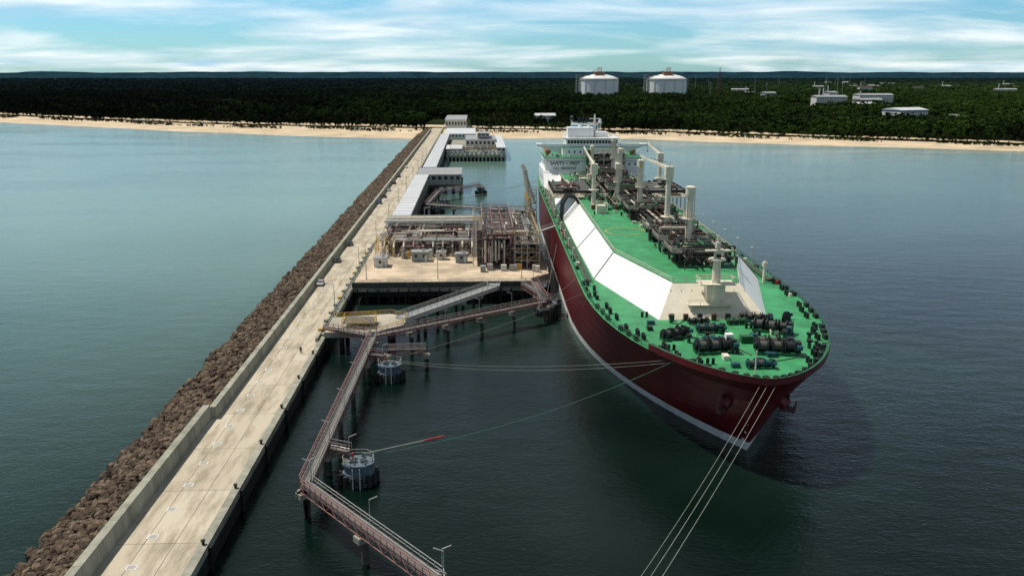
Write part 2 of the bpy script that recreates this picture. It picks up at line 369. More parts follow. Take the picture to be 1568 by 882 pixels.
# ---------------------------------------------------------------- breakwater
rm=bpy.data.materials.new("pier_concrete"); rm.use_nodes=True; nt=rm.node_tree; b=nt.nodes["Principled BSDF"]; b.inputs["Roughness"].default_value=.85
g=nt.nodes.new("ShaderNodeNewGeometry"); sp=nt.nodes.new("ShaderNodeSeparateXYZ"); nt.links.new(g.outputs["Position"],sp.inputs[0])
cb=nt.nodes.new("ShaderNodeCombineXYZ"); nt.links.new(sp.outputs[1],cb.inputs[0]); nt.links.new(sp.outputs[0],cb.inputs[1])
br=nt.nodes.new("ShaderNodeTexBrick"); nt.links.new(cb.outputs[0],br.inputs["Vector"]); br.inputs["Scale"].default_value=1; br.inputs["Brick Width"].default_value=16; br.inputs["Row Height"].default_value=4.3; br.inputs["Mortar Size"].default_value=.06; br.offset=0
br.inputs["Color1"].default_value=(.54,.48,.38,1); br.inputs["Color2"].default_value=(.45,.40,.31,1); br.inputs["Mortar"].default_value=(.17,.15,.12,1)
nn=nt.nodes.new("ShaderNodeTexNoise"); nn.inputs["Scale"].default_value=.25; nn.inputs["Detail"].default_value=8; nn.inputs["Roughness"].default_value=.7
mpp=nt.nodes.new("ShaderNodeMapping"); mpp.inputs["Scale"].default_value=(1.6,.35,1); nt.links.new(g.outputs["Position"],mpp.inputs[0]); nt.links.new(mpp.outputs[0],nn.inputs["Vector"])
r=nt.nodes.new("ShaderNodeValToRGB"); r.color_ramp.elements[0].position=.3; r.color_ramp.elements[0].color=(.46,.43,.38,1); r.color_ramp.elements[1].position=.56
nt.links.new(nn.outputs[0],r.inputs[0]); mxn=nt.nodes.new("ShaderNodeMix"); mxn.data_type='RGBA'; mxn.blend_type='MULTIPLY'; mxn.inputs[0].default_value=1
nt.links.new(br.outputs[0],mxn.inputs[6]); nt.links.new(r.outputs[0],mxn.inputs[7]); nt.links.new(mxn.outputs[2],b.inputs["Base Color"]); MATS["pier_concrete"]=rm
p=MB()
p.box(-51.2,-38.3,30,1000,-5,3.5,"concrete_black")
p.box(-51.2,-39.3,30,1240,3.504,3.54,"pier_concrete")
p.box(-39.3,-38.0,30,1240,2.6,3.85,"concrete_wall")
p.box(-38.3,-38.05,30,1000,-3,2.6,"concrete_black")
for k in range(60):
    y=98+8*k; p.box(-47.5,-46.0,y-.65,y+.65,3.54,3.57,"hatch"); p.box(-47.3,-46.2,y-.5,y+.5,3.57,3.58,"galv")
for k in range(30):
    y=60+17*k; p.box(-38.05,-37.6,y-.35,y+.35,-.5,3.5,"black_iron"); p.cyl((-38.7,y,3.85),(-38.7,y,4.45),.22,"black_iron"); p.cyl((-38.7,y,4.4),(-38.7,y,4.55),.34,"black_iron")
p.build("breakwater_road")
b=MB()
yj=158
for (ya,yb,xi,xo,zt) in ((30,yj,-51.1,-52.6,6.3),(yj,1010,-50.1,-51.5,5.9)):
    y=ya
    while y<yb:
        y2=min(y+12,yb); b.add([(xi,y,3.4),(xi,y2-.08,3.4),(xi-.25,y2-.08,zt),(xi-.25,y,zt),(xo,y,zt),(xo,y2-.08,zt),(xo-.1,y2-.08,2),(xo-.1,y,2)],
            [(0,1,2,3),(3,2,5,4),(4,5,6,7),(0,3,4,7),(1,6,5,2)],"concrete_wall"); y=y2
b.box(-51.6,-51.2,yj,1010,0,3.5,"concrete_dark")
b.build("parapet_wall")
b=MB(); b.add([(-51.3,30,4.0),(-51.3,1020,4.0),(-65.5,1020,-.8),(-65.5,30,-.8)],[(0,3,2,1)],"rock"); b.build("riprap_slope")
b=MB(); b.rail([(-38.6,212,3.85),(-38.6,330,3.85)],"galv",h=1.2,step=2,r=.07)
b.box(-39.9,-39.35,206,330,3.55,4.6,"concrete_wall")
for k in range(14): b.box(-40.2,-39.3,212+8*k,213.2+8*k,4.6,5.2,"yellow_paint" if k%4==0 else "concrete_wall")
b.build("pier_railing")
def lamp(x,y,z,h=9,dirx=-1,name="street_lamp"):
    b=MB(); b.cyl((0,0,0),(0,0,h),.13,"galv",r1=.07,n=6); b.cyl((0,0,0),(0,0,.5),.22,"galv",n=6)
    b.cyl((0,0,h),(dirx*1.6,0,h+.35),.06,"galv",n=5); b.cbox((dirx*1.9,0,h+.38),(.9,.35,.14),"galv"); b.cbox((dirx*1.9,0,h+.29),(.6,.22,.05),"hatch")
    b.build(name,loc=(x,y,z))
for k in range(10): lamp(-39.1,232+52*k,3.85,8)
for (x,y) in ((-12,262),(14,262),(-34,262),(-14,300),(-20,335)): lamp(x,y,6.1,11,1)

# ---------------------------------------------------------------- main jetty platform
b=MB()
b.prism([(-37.2,256),(17,256),(17,262),(23,268),(23,352),(-37.2,352)],3.6,6.1,"concrete_wall","platform_concrete")
b.box(-37.6,16.9,255.4,256,5.0,6.6,"concrete_dark")
b.box(-36.6,16,258,350,1.5,3.59,"concrete_black")
for i in range(14):
    for j in range(9):
        x=-34+4.1*i; y=257.5+11*j; b.cyl((x,y,-4),(x,y,3.6),.5,"concrete_black",n=8)
for i in range(18): b.cyl((-36+3.1*i,255.2,-1),(-36+3.1*i,255.2,4.6),.22,"black_iron",n=6)
b.rail([(-37,256.3,6.1),(17,256.3,6.1),(22.8,268,6.1),(22.8,300,6.1)],"galv",r=.06)
b.build("jetty_platform")

def pipes_rand(b,x0,x1,y0,y1,z0,z1,n,mats,rmin=.12,rmax=.45):
    for _ in range(n):
        m=random.choice(mats); r=U(rmin,rmax); z=U(z0,z1); t=R()
        if t<.4: x=U(x0,x1); a=U(y0,y1); c=U(y0,y1); b.path([(x,a,z),(x,c,z),(x,c,max(z0,z-U(.5,3)))],r,m)
        elif t<.8: y=U(y0,y1); a=U(x0,x1); c=U(x0,x1); b.path([(a,y,z),(c,y,z),(c,y,max(z0,z-U(.5,3)))],r,m)
        else: x=U(x0,x1); y=U(y0,y1); b.cyl((x,y,z0),(x,y,z),r,m); b.cyl((x,y,z),(x,y,z+.12),r*1.6,m)
PM=["pipe_steel","pipe_brown","pipe_steel","pipe_cream","pipe_dark","pipe_cream","rail_red"]
b=MB()
b.frame(2,12,277,330,6.1,19,3,7,4,"rail_red",w=.28,rails="galv",top=False)
b.frame(12.5,20.5,275,322,6.1,17,2,7,4,"galv",w=.28,top=False)
b.frame(-1,2,280,300,6.1,21,1,2,5,"galv",w=.22,top=False)
pipes_rand(b,2,20,275,330,7,18.5,380,PM,.1,.4)
for k in range(5): b.path([(3+1.1*k,276,8+.2*k),(3+1.1*k,276,15),(3+1.1*k,335,15)],.35,random.choice(PM))
for k in range(7): b.cbox((U(2,20),U(270,275),7.1),(U(1,2.5),U(1,2),2),random.choice(["wall_light","galv","yellow_paint","wall_grey"]))
b.build("process_module")
b=MB()
b.frame(-33,0,300,318,6.1,10.5,8,3,1,"galv",w=.25,floors=False)
b.frame(-33,0,318,336,6.1,14,7,3,2,"galv",w=.25,floors=False)
for k in range(14): y=301+1.15*k; b.cyl((-34,y,10.9),(2,y,10.9),U(.2,.55),random.choice(PM[:4]),n=8)
for k in range(9): y=319+1.7*k; b.cyl((-34,y,14.3),(2,y,14.3),U(.2,.5),random.choice(PM[:4]),n=8)
pipes_rand(b,-33,0,296,334,6.5,13,260,PM)
for k in range(12):
    x=U(-32,-1); y=U(292,300); b.cyl((x,y,6.1),(x,y,U(7.5,9.5)),U(.4,.9),random.choice(["pipe_steel","wall_light","yellow_paint"]),n=10)
for k in range(10): x=-32+3.4*k; b.path([(x,296,6.3),(x,296,9),(x,300,10.9)],.4,random.choice(PM))
b.frame(-35,-29,296,306,6.1,11.5,2,2,2,"yellow_paint",w=.2,floors=False)
b.build("pipe_rack")
def cabin(x,y,wx,wy,h,name,roof="roof_grey",wall="wall_light",z=6.1):
    b=MB(); b.box(-wx/2,wx/2,-wy/2,wy/2,0,h,wall); b.box(-wx/2-.25,wx/2+.25,-wy/2-.25,wy/2+.25,h,h+.25,roof)
    k=max(1,int(wx/2.2))
    for i in range(k):
        xx=-wx/2+(i+.5)*wx/k; b.box(xx-.45,xx+.45,-wy/2-.03,-wy/2-.002,h*.45,h*.8,"window_glass")
    b.box(wx/2-1.2,wx/2-.4,-wy/2-.05,-wy/2-.005,0.02,min(2.1,h*.7),"wall_grey" if wall!="wall_grey" else "wall_light")
    b.cbox((wx*.2,0,h+.55),(.9,.9,.6),"galv")
    b.build(name,loc=(x,y,z))
cabin(-19,289,5.5,4,3.2,"control_cabin",wall="wall_grey"); cabin(-31.5,281,4,5,3.0,"equipment_cabin"); cabin(-5,286,4,3,3,"equipment_cabin",wall="wall_grey"); cabin(-12,291,3,3,2.6,"equipment_cabin")
def loading_arm(x,y):
    b=MB(); b.cyl((0,0,0),(0,0,15),.5,"pipe_cream",n=10); b.cyl((0,0,14.6),(0,0,16),.8,"yellow_paint",n=10)
    b.cyl((0,0,15.5),(-1.5,.3,26),.36,"pipe_cream"); b.cyl((-1.5,.3,26),(1.4,0,17),.26,"pipe_steel"); b.cyl((0.6,.6,15.5),(-.9,.8,26),.1,"galv",n=5)
    b.cyl((0,0,15.5),(1.2,-.4,10),.4,"pipe_cream"); b.cbox((1.3,-.4,9.6),(1.6,1.2,1.2),"black_iron")
    b.cyl((-1.5,-.2,26),(-1.5,.7,26),.8,"pipe_cream",n=12); b.cyl((1.4,-.2,17),(2.2,-.2,14),.3,"pipe_steel")
    for k in range(8): b.cbox((0,0,1+1.8*k),(1.5,1.5,.1),"galv")
    for dx in(-.7,.7):
        for dy in (-.7,.7): b.cyl((dx,dy,0),(dx,dy,15),.07,"pipe_cream",n=4)
    b.build("loading_arm",loc=(x,y,6.1))
for k in range(4): loading_arm(20.3,326+6.3*k)
b=MB(); b.frame(15,23,324,349,6.1,14,2,4,2,"galv",w=.25,top=False); pipes_rand(b,12,22,324,349,7,13,90,PM)
b.frame(20,22.5,318,320.5,6.1,26,1,1,8,"pipe_cream",w=.14,rails="galv"); b.build("loading_arm_platform")
b=MB(); b.box(0,11,-.9,.9,0,.3,"galv"); b.rail([(0,-.9,.3),(11,-.9,.3)],"galv"); b.rail([(0,.9,.3),(11,.9,.3)],"galv"); o=b.build("ship_gangway",loc=(17.5,293,13.5)); o.rotation_euler=(0,-.33,0)

b=MB()
def gallery(b,x0,x1,y0,y1,z0,z1):
    b.box(x0,x1,y0,y1,z1,z1+.35,"roof_white")
    k=int((y1-y0)/8)
    for i in range(k+1):
        y=y0+.3+(y1-y0-.6)*i/k
        for x in (x0+.4,x1-.4): b.cyl((x,y,z0),(x,y,z1),.2,"galv",n=4)
        b.box(x0-.02,x1+.02,y-.1,y+.1,z1+.35,z1+.42,"roof_grey")
        b.cyl((x1-.5,y,-3),(x1-.5,y,z0),.45,"concrete_dark",n=6)
    b.box(x0,x1,y0,y1,z0-1,z0,"concrete_dark")
    for q in range(6): b.cyl((x0+1+q*1.05,y0,z0+1.2+(q%2)*2),(x0+1+q*1.05,y1,z0+1.2+(q%2)*2),.38,PM[q],n=8)
gallery(b,-34.5,-26.8,340,500,4.5,11)
gallery(b,-33,-24.5,545,850,4.5,10.5)
b.build("pipe_gallery")
def shed(nm,x0,x1,y0,y1,z0,z1,wall="wall_grey",roof="roof_grey",piles=True,slope=1.0):
    b=MB(); b.box(x0,x1,y0,y1,z0,z1,wall)
    b.add([(x0-.5,y0-.5,z1+.004),(x1+.5,y0-.5,z1+.004),(x1+.5,y1+.5,z1+.004),(x0-.5,y1+.5,z1+.004),(x0-.5,(y0+y1)/2,z1+slope),(x1+.5,(y0+y1)/2,z1+slope)],[(0,1,5,4),(2,3,4,5),(0,4,3),(1,2,5),(0,3,2,1)],roof)
    k=max(2,int((x1-x0)/3.2))
    for i in range(k):
        x=x0+(i+.5)*(x1-x0)/k; b.box(x-.9,x+.9,y0-.06,y0-.005,z0+(z1-z0)*.5,z0+(z1-z0)*.8,"window_glass"); b.box(x-1.5,x-1.35,y0-.12,y0-.01,z0,z1-.02,"wall_light")
    k=max(2,int((y1-y0)/4))
    for i in range(k):
        y=y0+(i+.5)*(y1-y0)/k
        for xx,s in((x0,-1),(x1,1)): b.box(min(xx+s*.003,xx+s*.06),max(xx+s*.003,xx+s*.06),y-.9,y+.9,z0+(z1-z0)*.5,z0+(z1-z0)*.8,"window_glass")
    if piles:
        b.box(x0-.8,x1+.8,y0-.8,y1+.8,z0-1.2,z0-.01,"concrete_dark")
        for i in range(6):
            for j in range(3): b.cyl((x0+(x1-x0)*i/5,y0+(y1-y0)*j/2,-3),(x0+(x1-x0)*i/5,y0+(y1-y0)*j/2,z0-1.2),.6,"concrete_dark")
    return b.build(nm)
shed("pump_building",-33,-8.5,503,540,5,11)
b=MB(); b.box(-23,24.5,690,850,3.2,5,"concrete_wall"); b.box(-22,23,705,850,-1,3.1,"concrete_black")
for i in range(16):
    for j in range(6): b.cyl((-21.5+3*i,691+30*j,-3),(-21.5+3*i,691+30*j,3.2),.75,"concrete_wall",n=8)
b.rail([(-23,690.3,5),(24.3,690.3,5),(24.3,850,5)],"galv",r=.09)
for i in range(13): b.box(-22+3.6*i,-19.6+3.6*i,690.6,692,5,8,"wall_light" if i%4 else "wall_grey")
b.build("service_platform")
shed("service_building",-8,17,745,800,5,13,piles=False,wall="wall_light"); shed("service_building",2,12,750,775,14.1,18,piles=False,wall="wall_grey",slope=.4)
shed("storage_shed",-23,-11,700,740,5,9,piles=False,roof="roof_white"); shed("storage_shed",17.5,24,700,840,5,10,piles=False,roof="roof_white")
b=MB(); b.frame(-20,16,700,735,5,9,6,4,1,"galv",top=False); pipes_rand(b,-20,16,700,735,5.5,9,80,PM); b.build("pipe_rack")
shed("terminal_building",-34,-10,1010,1120,4,16,piles=False,wall="wall_light"); shed("terminal_building",-30,0,870,960,3.5,9.5,piles=True,wall="wall_light",roof="roof_white")

# ---------------------------------------------------------------- catwalks
def catwalk(name,pts,w=1.9,z=6.0,pile=14,col="rail_red",lamps=True,deck="grate",thick=.35,pilem="concrete_dark"):
    b=MB()
    for q in range(len(pts)-1):
        a=Vector((*pts[q],z)); c=Vector((*pts[q+1],z)); d=(c-a); Ln=d.length; d.normalize(); s=Vector((-d.y,d.x,0))*w/2
        b.add([a-s,c-s,c+s,a+s],[(0,1,2,3)],deck)
        dn=Vector((0,0,-thick)); b.add([a-s+dn,c-s+dn,c+s+dn,a+s+dn,a-s-Vector((0,0,.01)),c-s-Vector((0,0,.01)),c+s-Vector((0,0,.01)),a+s-Vector((0,0,.01))],[(3,2,1,0),(0,1,5,4),(2,3,7,6),(1,2,6,5),(3,0,4,7)],col)
        b.rail([a-s,c-s],col,h=1.15,step=1.6,r=.07); b.rail([a+s,c+s],"galv",h=1.15,step=1.6,r=.05)
        b.cyl(a+s*.55+Vector((0,0,.12)),c+s*.55+Vector((0,0,.12)),.1,"pipe_steel",n=5)
        k=max(2,int(Ln/3)); lo=Vector((0,0,-1.3))
        for sd in(-1,1):
            b.cyl(a+s*sd+lo,c+s*sd+lo,.09,col,n=4,caps=False)
            for i in range(k):
                p=a.lerp(c,i/k)+s*sd; p2=a.lerp(c,(i+1)/k)+s*sd
                b.cyl(p,(p+p2)/2+lo,.06,col,n=4,caps=False); b.cyl((p+p2)/2+lo,p2,.06,col,n=4,caps=False)
        k=max(1,round(Ln/pile))
        for i in range(k+1):
            p=a.lerp(c,i/k)
            b.cyl((p.x,p.y,-4),(p.x,p.y,z-2.3),.55,pilem,n=8); b.cbox((p.x,p.y,z-1.9),(w+.9,1.6,.9),"concrete_wall",rz=math.atan2(d.y,d.x)+math.pi/2)
            if lamps:
                l=p+s*1.05; b.cyl(l,l+Vector((0,0,3.6)),.06,"galv",n=5); b.cyl(l+Vector((0,0,3.6)),l+Vector((-1.3 if q!=1 else 1.2,0,4.1)),.1,"galv",n=4)
    return b.build(name)
catwalk("mooring_catwalk",[(-25.4,202),(-27,125),(-5.5,98),(-5.0,93)],pile=15)
catwalk("mooring_catwalk",[(-25.4,203.5),(19,234)],pile=11,w=1.9)
catwalk("mooring_catwalk",[(19,235),(17.5,258)],w=2.2,pile=12,lamps=False)
catwalk("mooring_catwalk",[(20.3,236),(14,256)],w=1.6,pile=30,lamps=False)
catwalk("mooring_catwalk",[(-38,211),(-25.5,203.5)],w=2,pile=20,lamps=False)
catwalk("mooring_catwalk",[(-26,140),(-22,138)],w=1.4,pile=20,lamps=False,z=5.4)
catwalk("mooring_catwalk",[(-25.2,191),(-21,189.5)],w=1.4,pile=20,lamps=False,z=5.4)
catwalk("mooring_catwalk",[(-21,195),(-12,195.5)],w=.9,pile=30,lamps=False,z=5.0)
catwalk("mooring_catwalk",[(2.5,497),(-20,470),(-24,420),(16,400),(18,352)],pile=16,w=2,lamps=False,z=6)
b=MB()
def slab(b,a,c,w,z,t,m,mside=None):
    a=Vector((*a,0));c=Vector((*c,0)); d=(c-a).normalized(); s=Vector((-d.y,d.x,0))*w/2
    pl=[(p.x,p.y) for p in (a-s,c-s,c+s,a+s)]; b.prism(pl,z-t,z,mside or m,m)
    b.rail([(*((a-s).xy),z),(*((c-s).xy),z)],"galv",r=.07,h=1.1); b.rail([(*((a+s).xy),z),(*((c+s).xy),z)],"galv",r=.07,h=1.1)
slab(b,(-20,219),(5,253),3.4,6.0,1.2,"wall_grey","wall_light")
slab(b,(5,252),(5.4,258),3.8,6.12,.8,"wall_grey")
for k in range(1,5):
    x=-20+25*k/5; y=219+34*k/5; b.cbox((x,y,4.38),(4,1.4,.8),"concrete_wall",rz=-.6); b.cyl((x-1,y+.6,-3),(x-1,y+.6,4),.5,"concrete_black"); b.cyl((x+1,y-.6,-3),(x+1,y-.6,4),.5,"concrete_black")
b.build("access_bridge")
b=MB(); b.prism([(-38,208),(-25,208),(-19,214),(-18,221),(-23,225),(-38,222)],4.0,5.4,"concrete_wall","concrete")
b.rail([(-37.8,208.2,5.4),(-25,208.2,5.4),(-19.2,214,5.4),(-18.2,221,5.4),(-23,224.8,5.4),(-37.8,221.8,5.4)],"yellow_paint",r=.07,step=1.5)
b.frame(-34,-26,211,217,5.4,6.8,4,2,1,"yellow_paint",w=.16)
for x in(-34,-28,-22):
    for y in(210,219): b.cyl((x,y,-3),(x,y,4),.6,"concrete_black")
b.build("access_platform")

def dolphin(x,y,s=1.0,fender=False):
    b=MB(); pl=lambda r,k=8:[(r*math.cos(2*math.pi*(i+.5)/k),r*math.sin(2*math.pi*(i+.5)/k)*.9) for i in range(k)]
    b.cyl((0,0,-4),(0,0,.8),2.6*s,"black_iron",n=14); b.prism(pl(2.9*s),.8,2.0,"dolphin_blue"); b.prism(pl(2.5*s),2.001,3.3,"dolphin_blue")
    b.cyl((0,0,-.2),(0,0,.79),3.1*s,"black_iron",r1=2.9*s,n=14)
    for q in range(14):
        an=2*math.pi*q/14; b.cyl((3.1*s*math.cos(an),2.9*s*math.sin(an),-1.0),(3.1*s*math.cos(an),2.9*s*math.sin(an),1.9),.42,"tyre",n=7)
    b.prism(pl(2.9*s),3.301,3.7,"dolphin_blue"); b.rail([(x_,y_,3.7) for x_,y_ in pl(2.75*s)],"galv",r=.045,close=True,step=1.2)
    for dx in(-.9,.9): b.cbox((dx,-.3,4.1),(.9,1.2,.8),"dolphin_blue"); b.cyl((dx,-.6,4.3),(dx,-1.5,4.9),.16,"pipe_steel",n=6); b.cyl((dx,-.3,4.5),(dx,-.3,5.3),.2,"red_paint" if dx<0 else "dolphin_blue")
    for a in(-.6,.6): b.box(a-.07,a+.07,-3.5*s,-3.35*s,-1,3.7,"wall_light")
    b.cyl((-1.6*s,1*s,3.7),(-1.6*s,1*s,7.7),.08,"galv",n=5); b.cyl((-1.6*s,1*s,7.7),(-.3*s,1*s,8.2),.1,"galv",n=4)
    if fender: b.box(2.6*s,3.6*s,-2.4,2.4,-.5,5,"black_iron"); b.box(3.605*s,3.75*s,-2.2,2.2,0,4.6,"dolphin_blue")
    b.build("mooring_dolphin" if not fender else "breasting_dolphin",loc=(x,y,0),rz=0)
dolphin(-20,188.5); dolphin(-20.5,137.5,1.0); dolphin(20.3,241,1.05,True); dolphin(-16.5,452); dolphin(3,500); dolphin(19.3,262,1.0,True); dolphin(17,400); dolphin(-19,430)

# ---------------------------------------------------------------- SHIP
ship=empty("lng_carrier_ship",(49.6,135.5,0),-0.017)
ZD=17.0; LS=312.0
def hb(sp,t,s):
    Lq=95-25*t; e=1-.4*t; q=max(0,min(1,sp/Lq)); v=25.3*(1-(1-q)**2.3)**e
    if s>245: k=(s-245)/(LS-245); v*=1-(.12*t+.45*(1-t))*k**2
    return v
ST=[0,.4,1,2,3.5,5.5,8,11,15,20,26,33,41,50,60,72,85,100,120,150,180,210,240,255,270,285,300,312]
ZL=[-4,-.6,.05,2.0,3.6,6,9,12,15,17]
h=MB()
def stem(z):
    t=max(0,min(1,z/ZD)); return 11.5*(1-t)**.85 if z>=0 else 11.5
def hp(i,z,sd):
    s0=stem(z); sp=ST[i]*(LS-s0)/LS; t=max(0,min(1,z/ZD)); s=s0+sp; return (sd*hb(sp,t,s),s,z)
for sd in(-1,1):
    vs=[hp(i,z,sd) for i in range(len(ST)) for z in ZL]; n=len(ZL)
    for j in range(n-1):
        m="boot_stripe" if j in(1,2) else "hull_red"
        fs=[]
        for i in range(len(ST)-1):
            q=(i*n+j,(i+1)*n+j,(i+1)*n+j+1,i*n+j+1); fs.append(q if sd<0 else q[::-1])
        h.add(vs,fs,m,True)
tr=[hp(len(ST)-1,z,-1) for z in ZL]+[hp(len(ST)-1,z,1) for z in ZL][::-1]
h.add(tr,[tuple(range(len(tr)))],"hull_red")
deckL=[hp(i,ZD,-1) for i in range(len(ST))]; deckR=[hp(i,ZD,1) for i in range(len(ST))]
vs=deckL+deckR; n=len(ST)
h.add([(x,y,ZD-.02) for x,y,z in vs],[(i,i+n,i+1+n,i+1) for i in range(n-1)],"deck_green")
for D in(deckL,deckR):
    for i in range(0,9):
        a=D[i];c=D[i+1]; h.add([a,c,(c[0],c[1],ZD+1.2),(a[0],a[1],ZD+1.2)],[(0,1,2,3)],"hull_red")
        a2=(a[0]*.97,a[1]+.3,ZD);c2=(c[0]*.97,c[1]+.3,ZD); h.add([a2,c2,(c2[0],c2[1],ZD+1.2),(a2[0],a2[1],ZD+1.2)],[(0,1,2,3)],"deck_green")
        h.add([(a[0],a[1],ZD+1.2),(c[0],c[1],ZD+1.2),(c2[0],c2[1],ZD+1.21),(a2[0],a2[1],ZD+1.21)],[(0,1,2,3)],"deck_green_dark")
        h.cbox(((a2[0]+c2[0])/2*.97,(a2[1]+c2[1])/2+.4,ZD+.7),(.9,.9,1.2),"black_iron",rz=R())
h.cyl((0,3,-3.6),(0,16,-3.2),2.2,"hull_red",n=14)
for zz_ in range(2,14,2):
    h.cbox((-.8,stem(zz_)+.9,zz_+.4),(.5,.5,.5),"hatch")
h.build("hull",ship)
d=MB()
for D in(deckL,deckR):
    d.rail([(x*.985,y,ZD) for x,y,z in D[9:]],"deck_green_dark",r=.06,step=2.4)
    d.rail([(x*.985,y,ZD) for x,y,z in D[9:]],"ship_cream",r=.035,step=7)
    sg=1 if D is deckR else -1
    for i in range(7,16):
        x,y,z=D[i]
        for q in range(1 if i%2 else 2):
            t=q*.5; xx=x+(D[i+1][0]-x)*t; yy=y+(D[i+1][1]-y)*t
            d.cbox((xx-sg*.9,yy,ZD+.45),(.8,1.5,.9),"black_iron")
            ca,cb_=U(1.8,3.2),U(-.5,.5); d.cyl((xx-sg*ca,yy-.6+cb_,ZD),(xx-sg*ca,yy-.6+cb_,ZD+1.2),.36,"black_iron",n=8); d.cyl((xx-sg*ca,yy+.7+cb_,ZD),(xx-sg*ca,yy+.7+cb_,ZD+1.2),.36,"black_iron",n=8)
    for y in range(90,260,14):
        x=sg*hb(y,1,y)
        d.cbox((x-sg*1.1,y,ZD+.4),(.8,1.8,.8),"black_iron"); d.cyl((x-sg*.5,y+6,ZD),(x-sg*.5,y+6,ZD+4.5),.07,"ship_cream",n=5); d.cbox((x-sg*.7,y+6,ZD+4.5),(.6,.4,.2),"ship_white")
    for q in range(4): r=.18+.07*q; d.cyl((sg*(22.0+.5*q),74,ZD+.5),(sg*(22.0+.5*q),258,ZD+.5),r*.8,["pipe_dark","deck_green_dark","pipe_brown","deck_green_dark"][q],n=6)
    for _ in range(30):
        y=U(50,255); x=sg*(hb(y,1,y)-U(1.2,2.4)); d.cbox((x,y,ZD+.45),(U(.4,.9),U(.4,1.4),.9),random.choice(["black_iron","red_paint","ship_cream","deck_green_dark","black_iron"]))
d.build("deck_rails_and_fairleads",ship)
a=MB()
for sg in(-1,1):
    p=Vector((sg*(hb(4.5,11/ZD,8)-.6),stem(11)+4.5,11)); a.cyl(p,p+Vector((sg*1.0,-.8,-1.0)),1.3,"hull_red",r1=1.1,n=10)
    q=p+Vector((sg*1.0,-.9,-1.6)); a.cyl(q,q+Vector((0,0,2.6)),.3,"black_iron"); a.cbox(q,(2.8,.8,.9),"pipe_brown",rz=-sg*.7)
    for e in(-1.3,1.3): a.cyl(q+Vector((e*.8,e*-.5*sg,0)),q+Vector((e*1.0,e*-.6*sg,1.9)),.3,"pipe_brown",r1=.1)
a.build("anchors",ship)
def winch(b,x,y,rz,s=1.0,m="black_iron"):
    Mx=Matrix.Translation((x,y,ZD))@Matrix.Rotation(rz,4,'Z')@Matrix.Scale(s,4)
    P=lambda *q: Mx@Vector(q)
    b.cbox(P(0,0,.25),(6.4*s,2.6*s,.5*s),"deck_green_dark",rz=rz)
    b.cyl(P(-3.3,0,1.3),P(3.3,0,1.3),.25*s,m)
    for xx in(-2.2,0,2.0):
        b.cyl(P(xx-.7,0,1.3),P(xx+.7,0,1.3),.75*s,"rope_dark" if xx<1 else m,n=12)
        for e in(-.75,.75): b.cyl(P(xx+e-.08,0,1.3),P(xx+e+.08,0,1.3),1.25*s,m,n=14)
    b.cbox(P(3.3,.2,1.2),(1.1*s,1.6*s,1.8*s),"black_iron",rz=rz); b.cyl(P(3.0,-1.3,1.5),P(3.9,-1.3,1.5),.45*s,"teal_machine")
    for e in (-3,-1.1,1.1,2.9): b.cbox(P(e,.7,.9),(.25*s,1.2*s,1.6*s),m,rz=rz)
    b.cyl(P(-3.6,0,1.3),P(-3.1,0,1.3),.6*s,m,n=10)
b=MB()
for (x,y,rz,s,m) in ((-5.5,18,.15,1.1,"black_iron"),(6,17,-.15,1.15,"black_iron"),(6.5,20.5,-.15,1.0,"black_iron"),(-5.5,21.5,.15,.8,"teal_machine"),(-3,31,.0,.8,"teal_machine"),(9.5,31,-.5,1.1,"black_iron"),(-11,27,.5,.9,"black_iron"),(0.5,9,.0,.7,"teal_machine"),(9,38.5,-.2,.8,"black_iron"),(15,38,1.2,.7,"black_iron"),(-4,37,0,.6,"black_iron"),(4,36.5,0.1,.6,"deck_green_dark")): winch(b,x,y,rz,s,m)
for k in range(44):
    x=U(-16,16); y=U(8,50)
    if abs(x)>hb(y,1,y)-3 or (abs(x)<12 and y>38): continue
    t=R()
    if t<.4: b.cyl((x,y,ZD),(x,y,ZD+1.1),.3,"black_iron"); b.cyl((x+1,y,ZD),(x+1,y,ZD+1.1),.3,"black_iron")
    elif t<.7: b.cyl((x,y,ZD),(x,y,ZD+1.5),.35,"deck_green_dark",n=8); b.cyl((x,y,ZD+1.3),(x,y,ZD+1.7),.6,"black_iron",n=10)
    else: b.cbox((x,y,ZD+.4),(U(.8,2),U(.8,2),.8),random.choice(["teal_machine","ship_cream","black_iron"]))
for k in range(8): b.path([(U(-8,8),U(10,40),ZD+.12),(U(-12,12),U(10,40),ZD+.12)],.09,"rope_dark",n=5)
b.cbox((-1,24,ZD+.9),(1.4,1.4,1.8),"ship_white"); b.cbox((2.5,24,ZD+.7),(2.4,1.6,1.4),"deck_green_dark")
b.cyl((-1.5,5,ZD),(-1.5,5,ZD+4.5),.12,"ship_cream"); b.cyl((1.5,12,ZD+.1),(1.5,12,ZD+.6),1.1,"black_iron",n=12)
b.build("mooring_winches",ship)
t=MB(); ZT=23.2
def sec(s,bh,ah,ds=0): return [(-bh,s,ZD),(-ah,s+ds,ZT),(ah,s+ds,ZT),(bh,s,ZD)]
SS=[(40,11.6,7.4,8),(78,21.0,15.8,3),(118,21.3,16,0),(176,21.3,16,0),(200,21.3,16,0),(258,21.3,16,0)]
secs=[sec(*q) for q in SS]
for a_,c_ in zip(secs[:-1],secs[1:]):
    t.add(a_+c_,[(0,4,5,1),(2,6,7,3)],"ship_white"); t.add(a_+c_,[(1,5,6,2)],"deck_green")
t.add(secs[0],[(0,1,2,3)],"ship_cream"); t.add(secs[-1],[(3,2,1,0)],"ship_white")
for q in(1,2,3,4):
    for (l,u) in((0,1),(3,2)):
        p0=Vector(secs[q][l]);p1=Vector(secs[q][u]); off=Vector((-.05 if l==0 else .05,0,.05)); t.cyl(p0+off,p1+off,.14,"seam_dark",n=4)
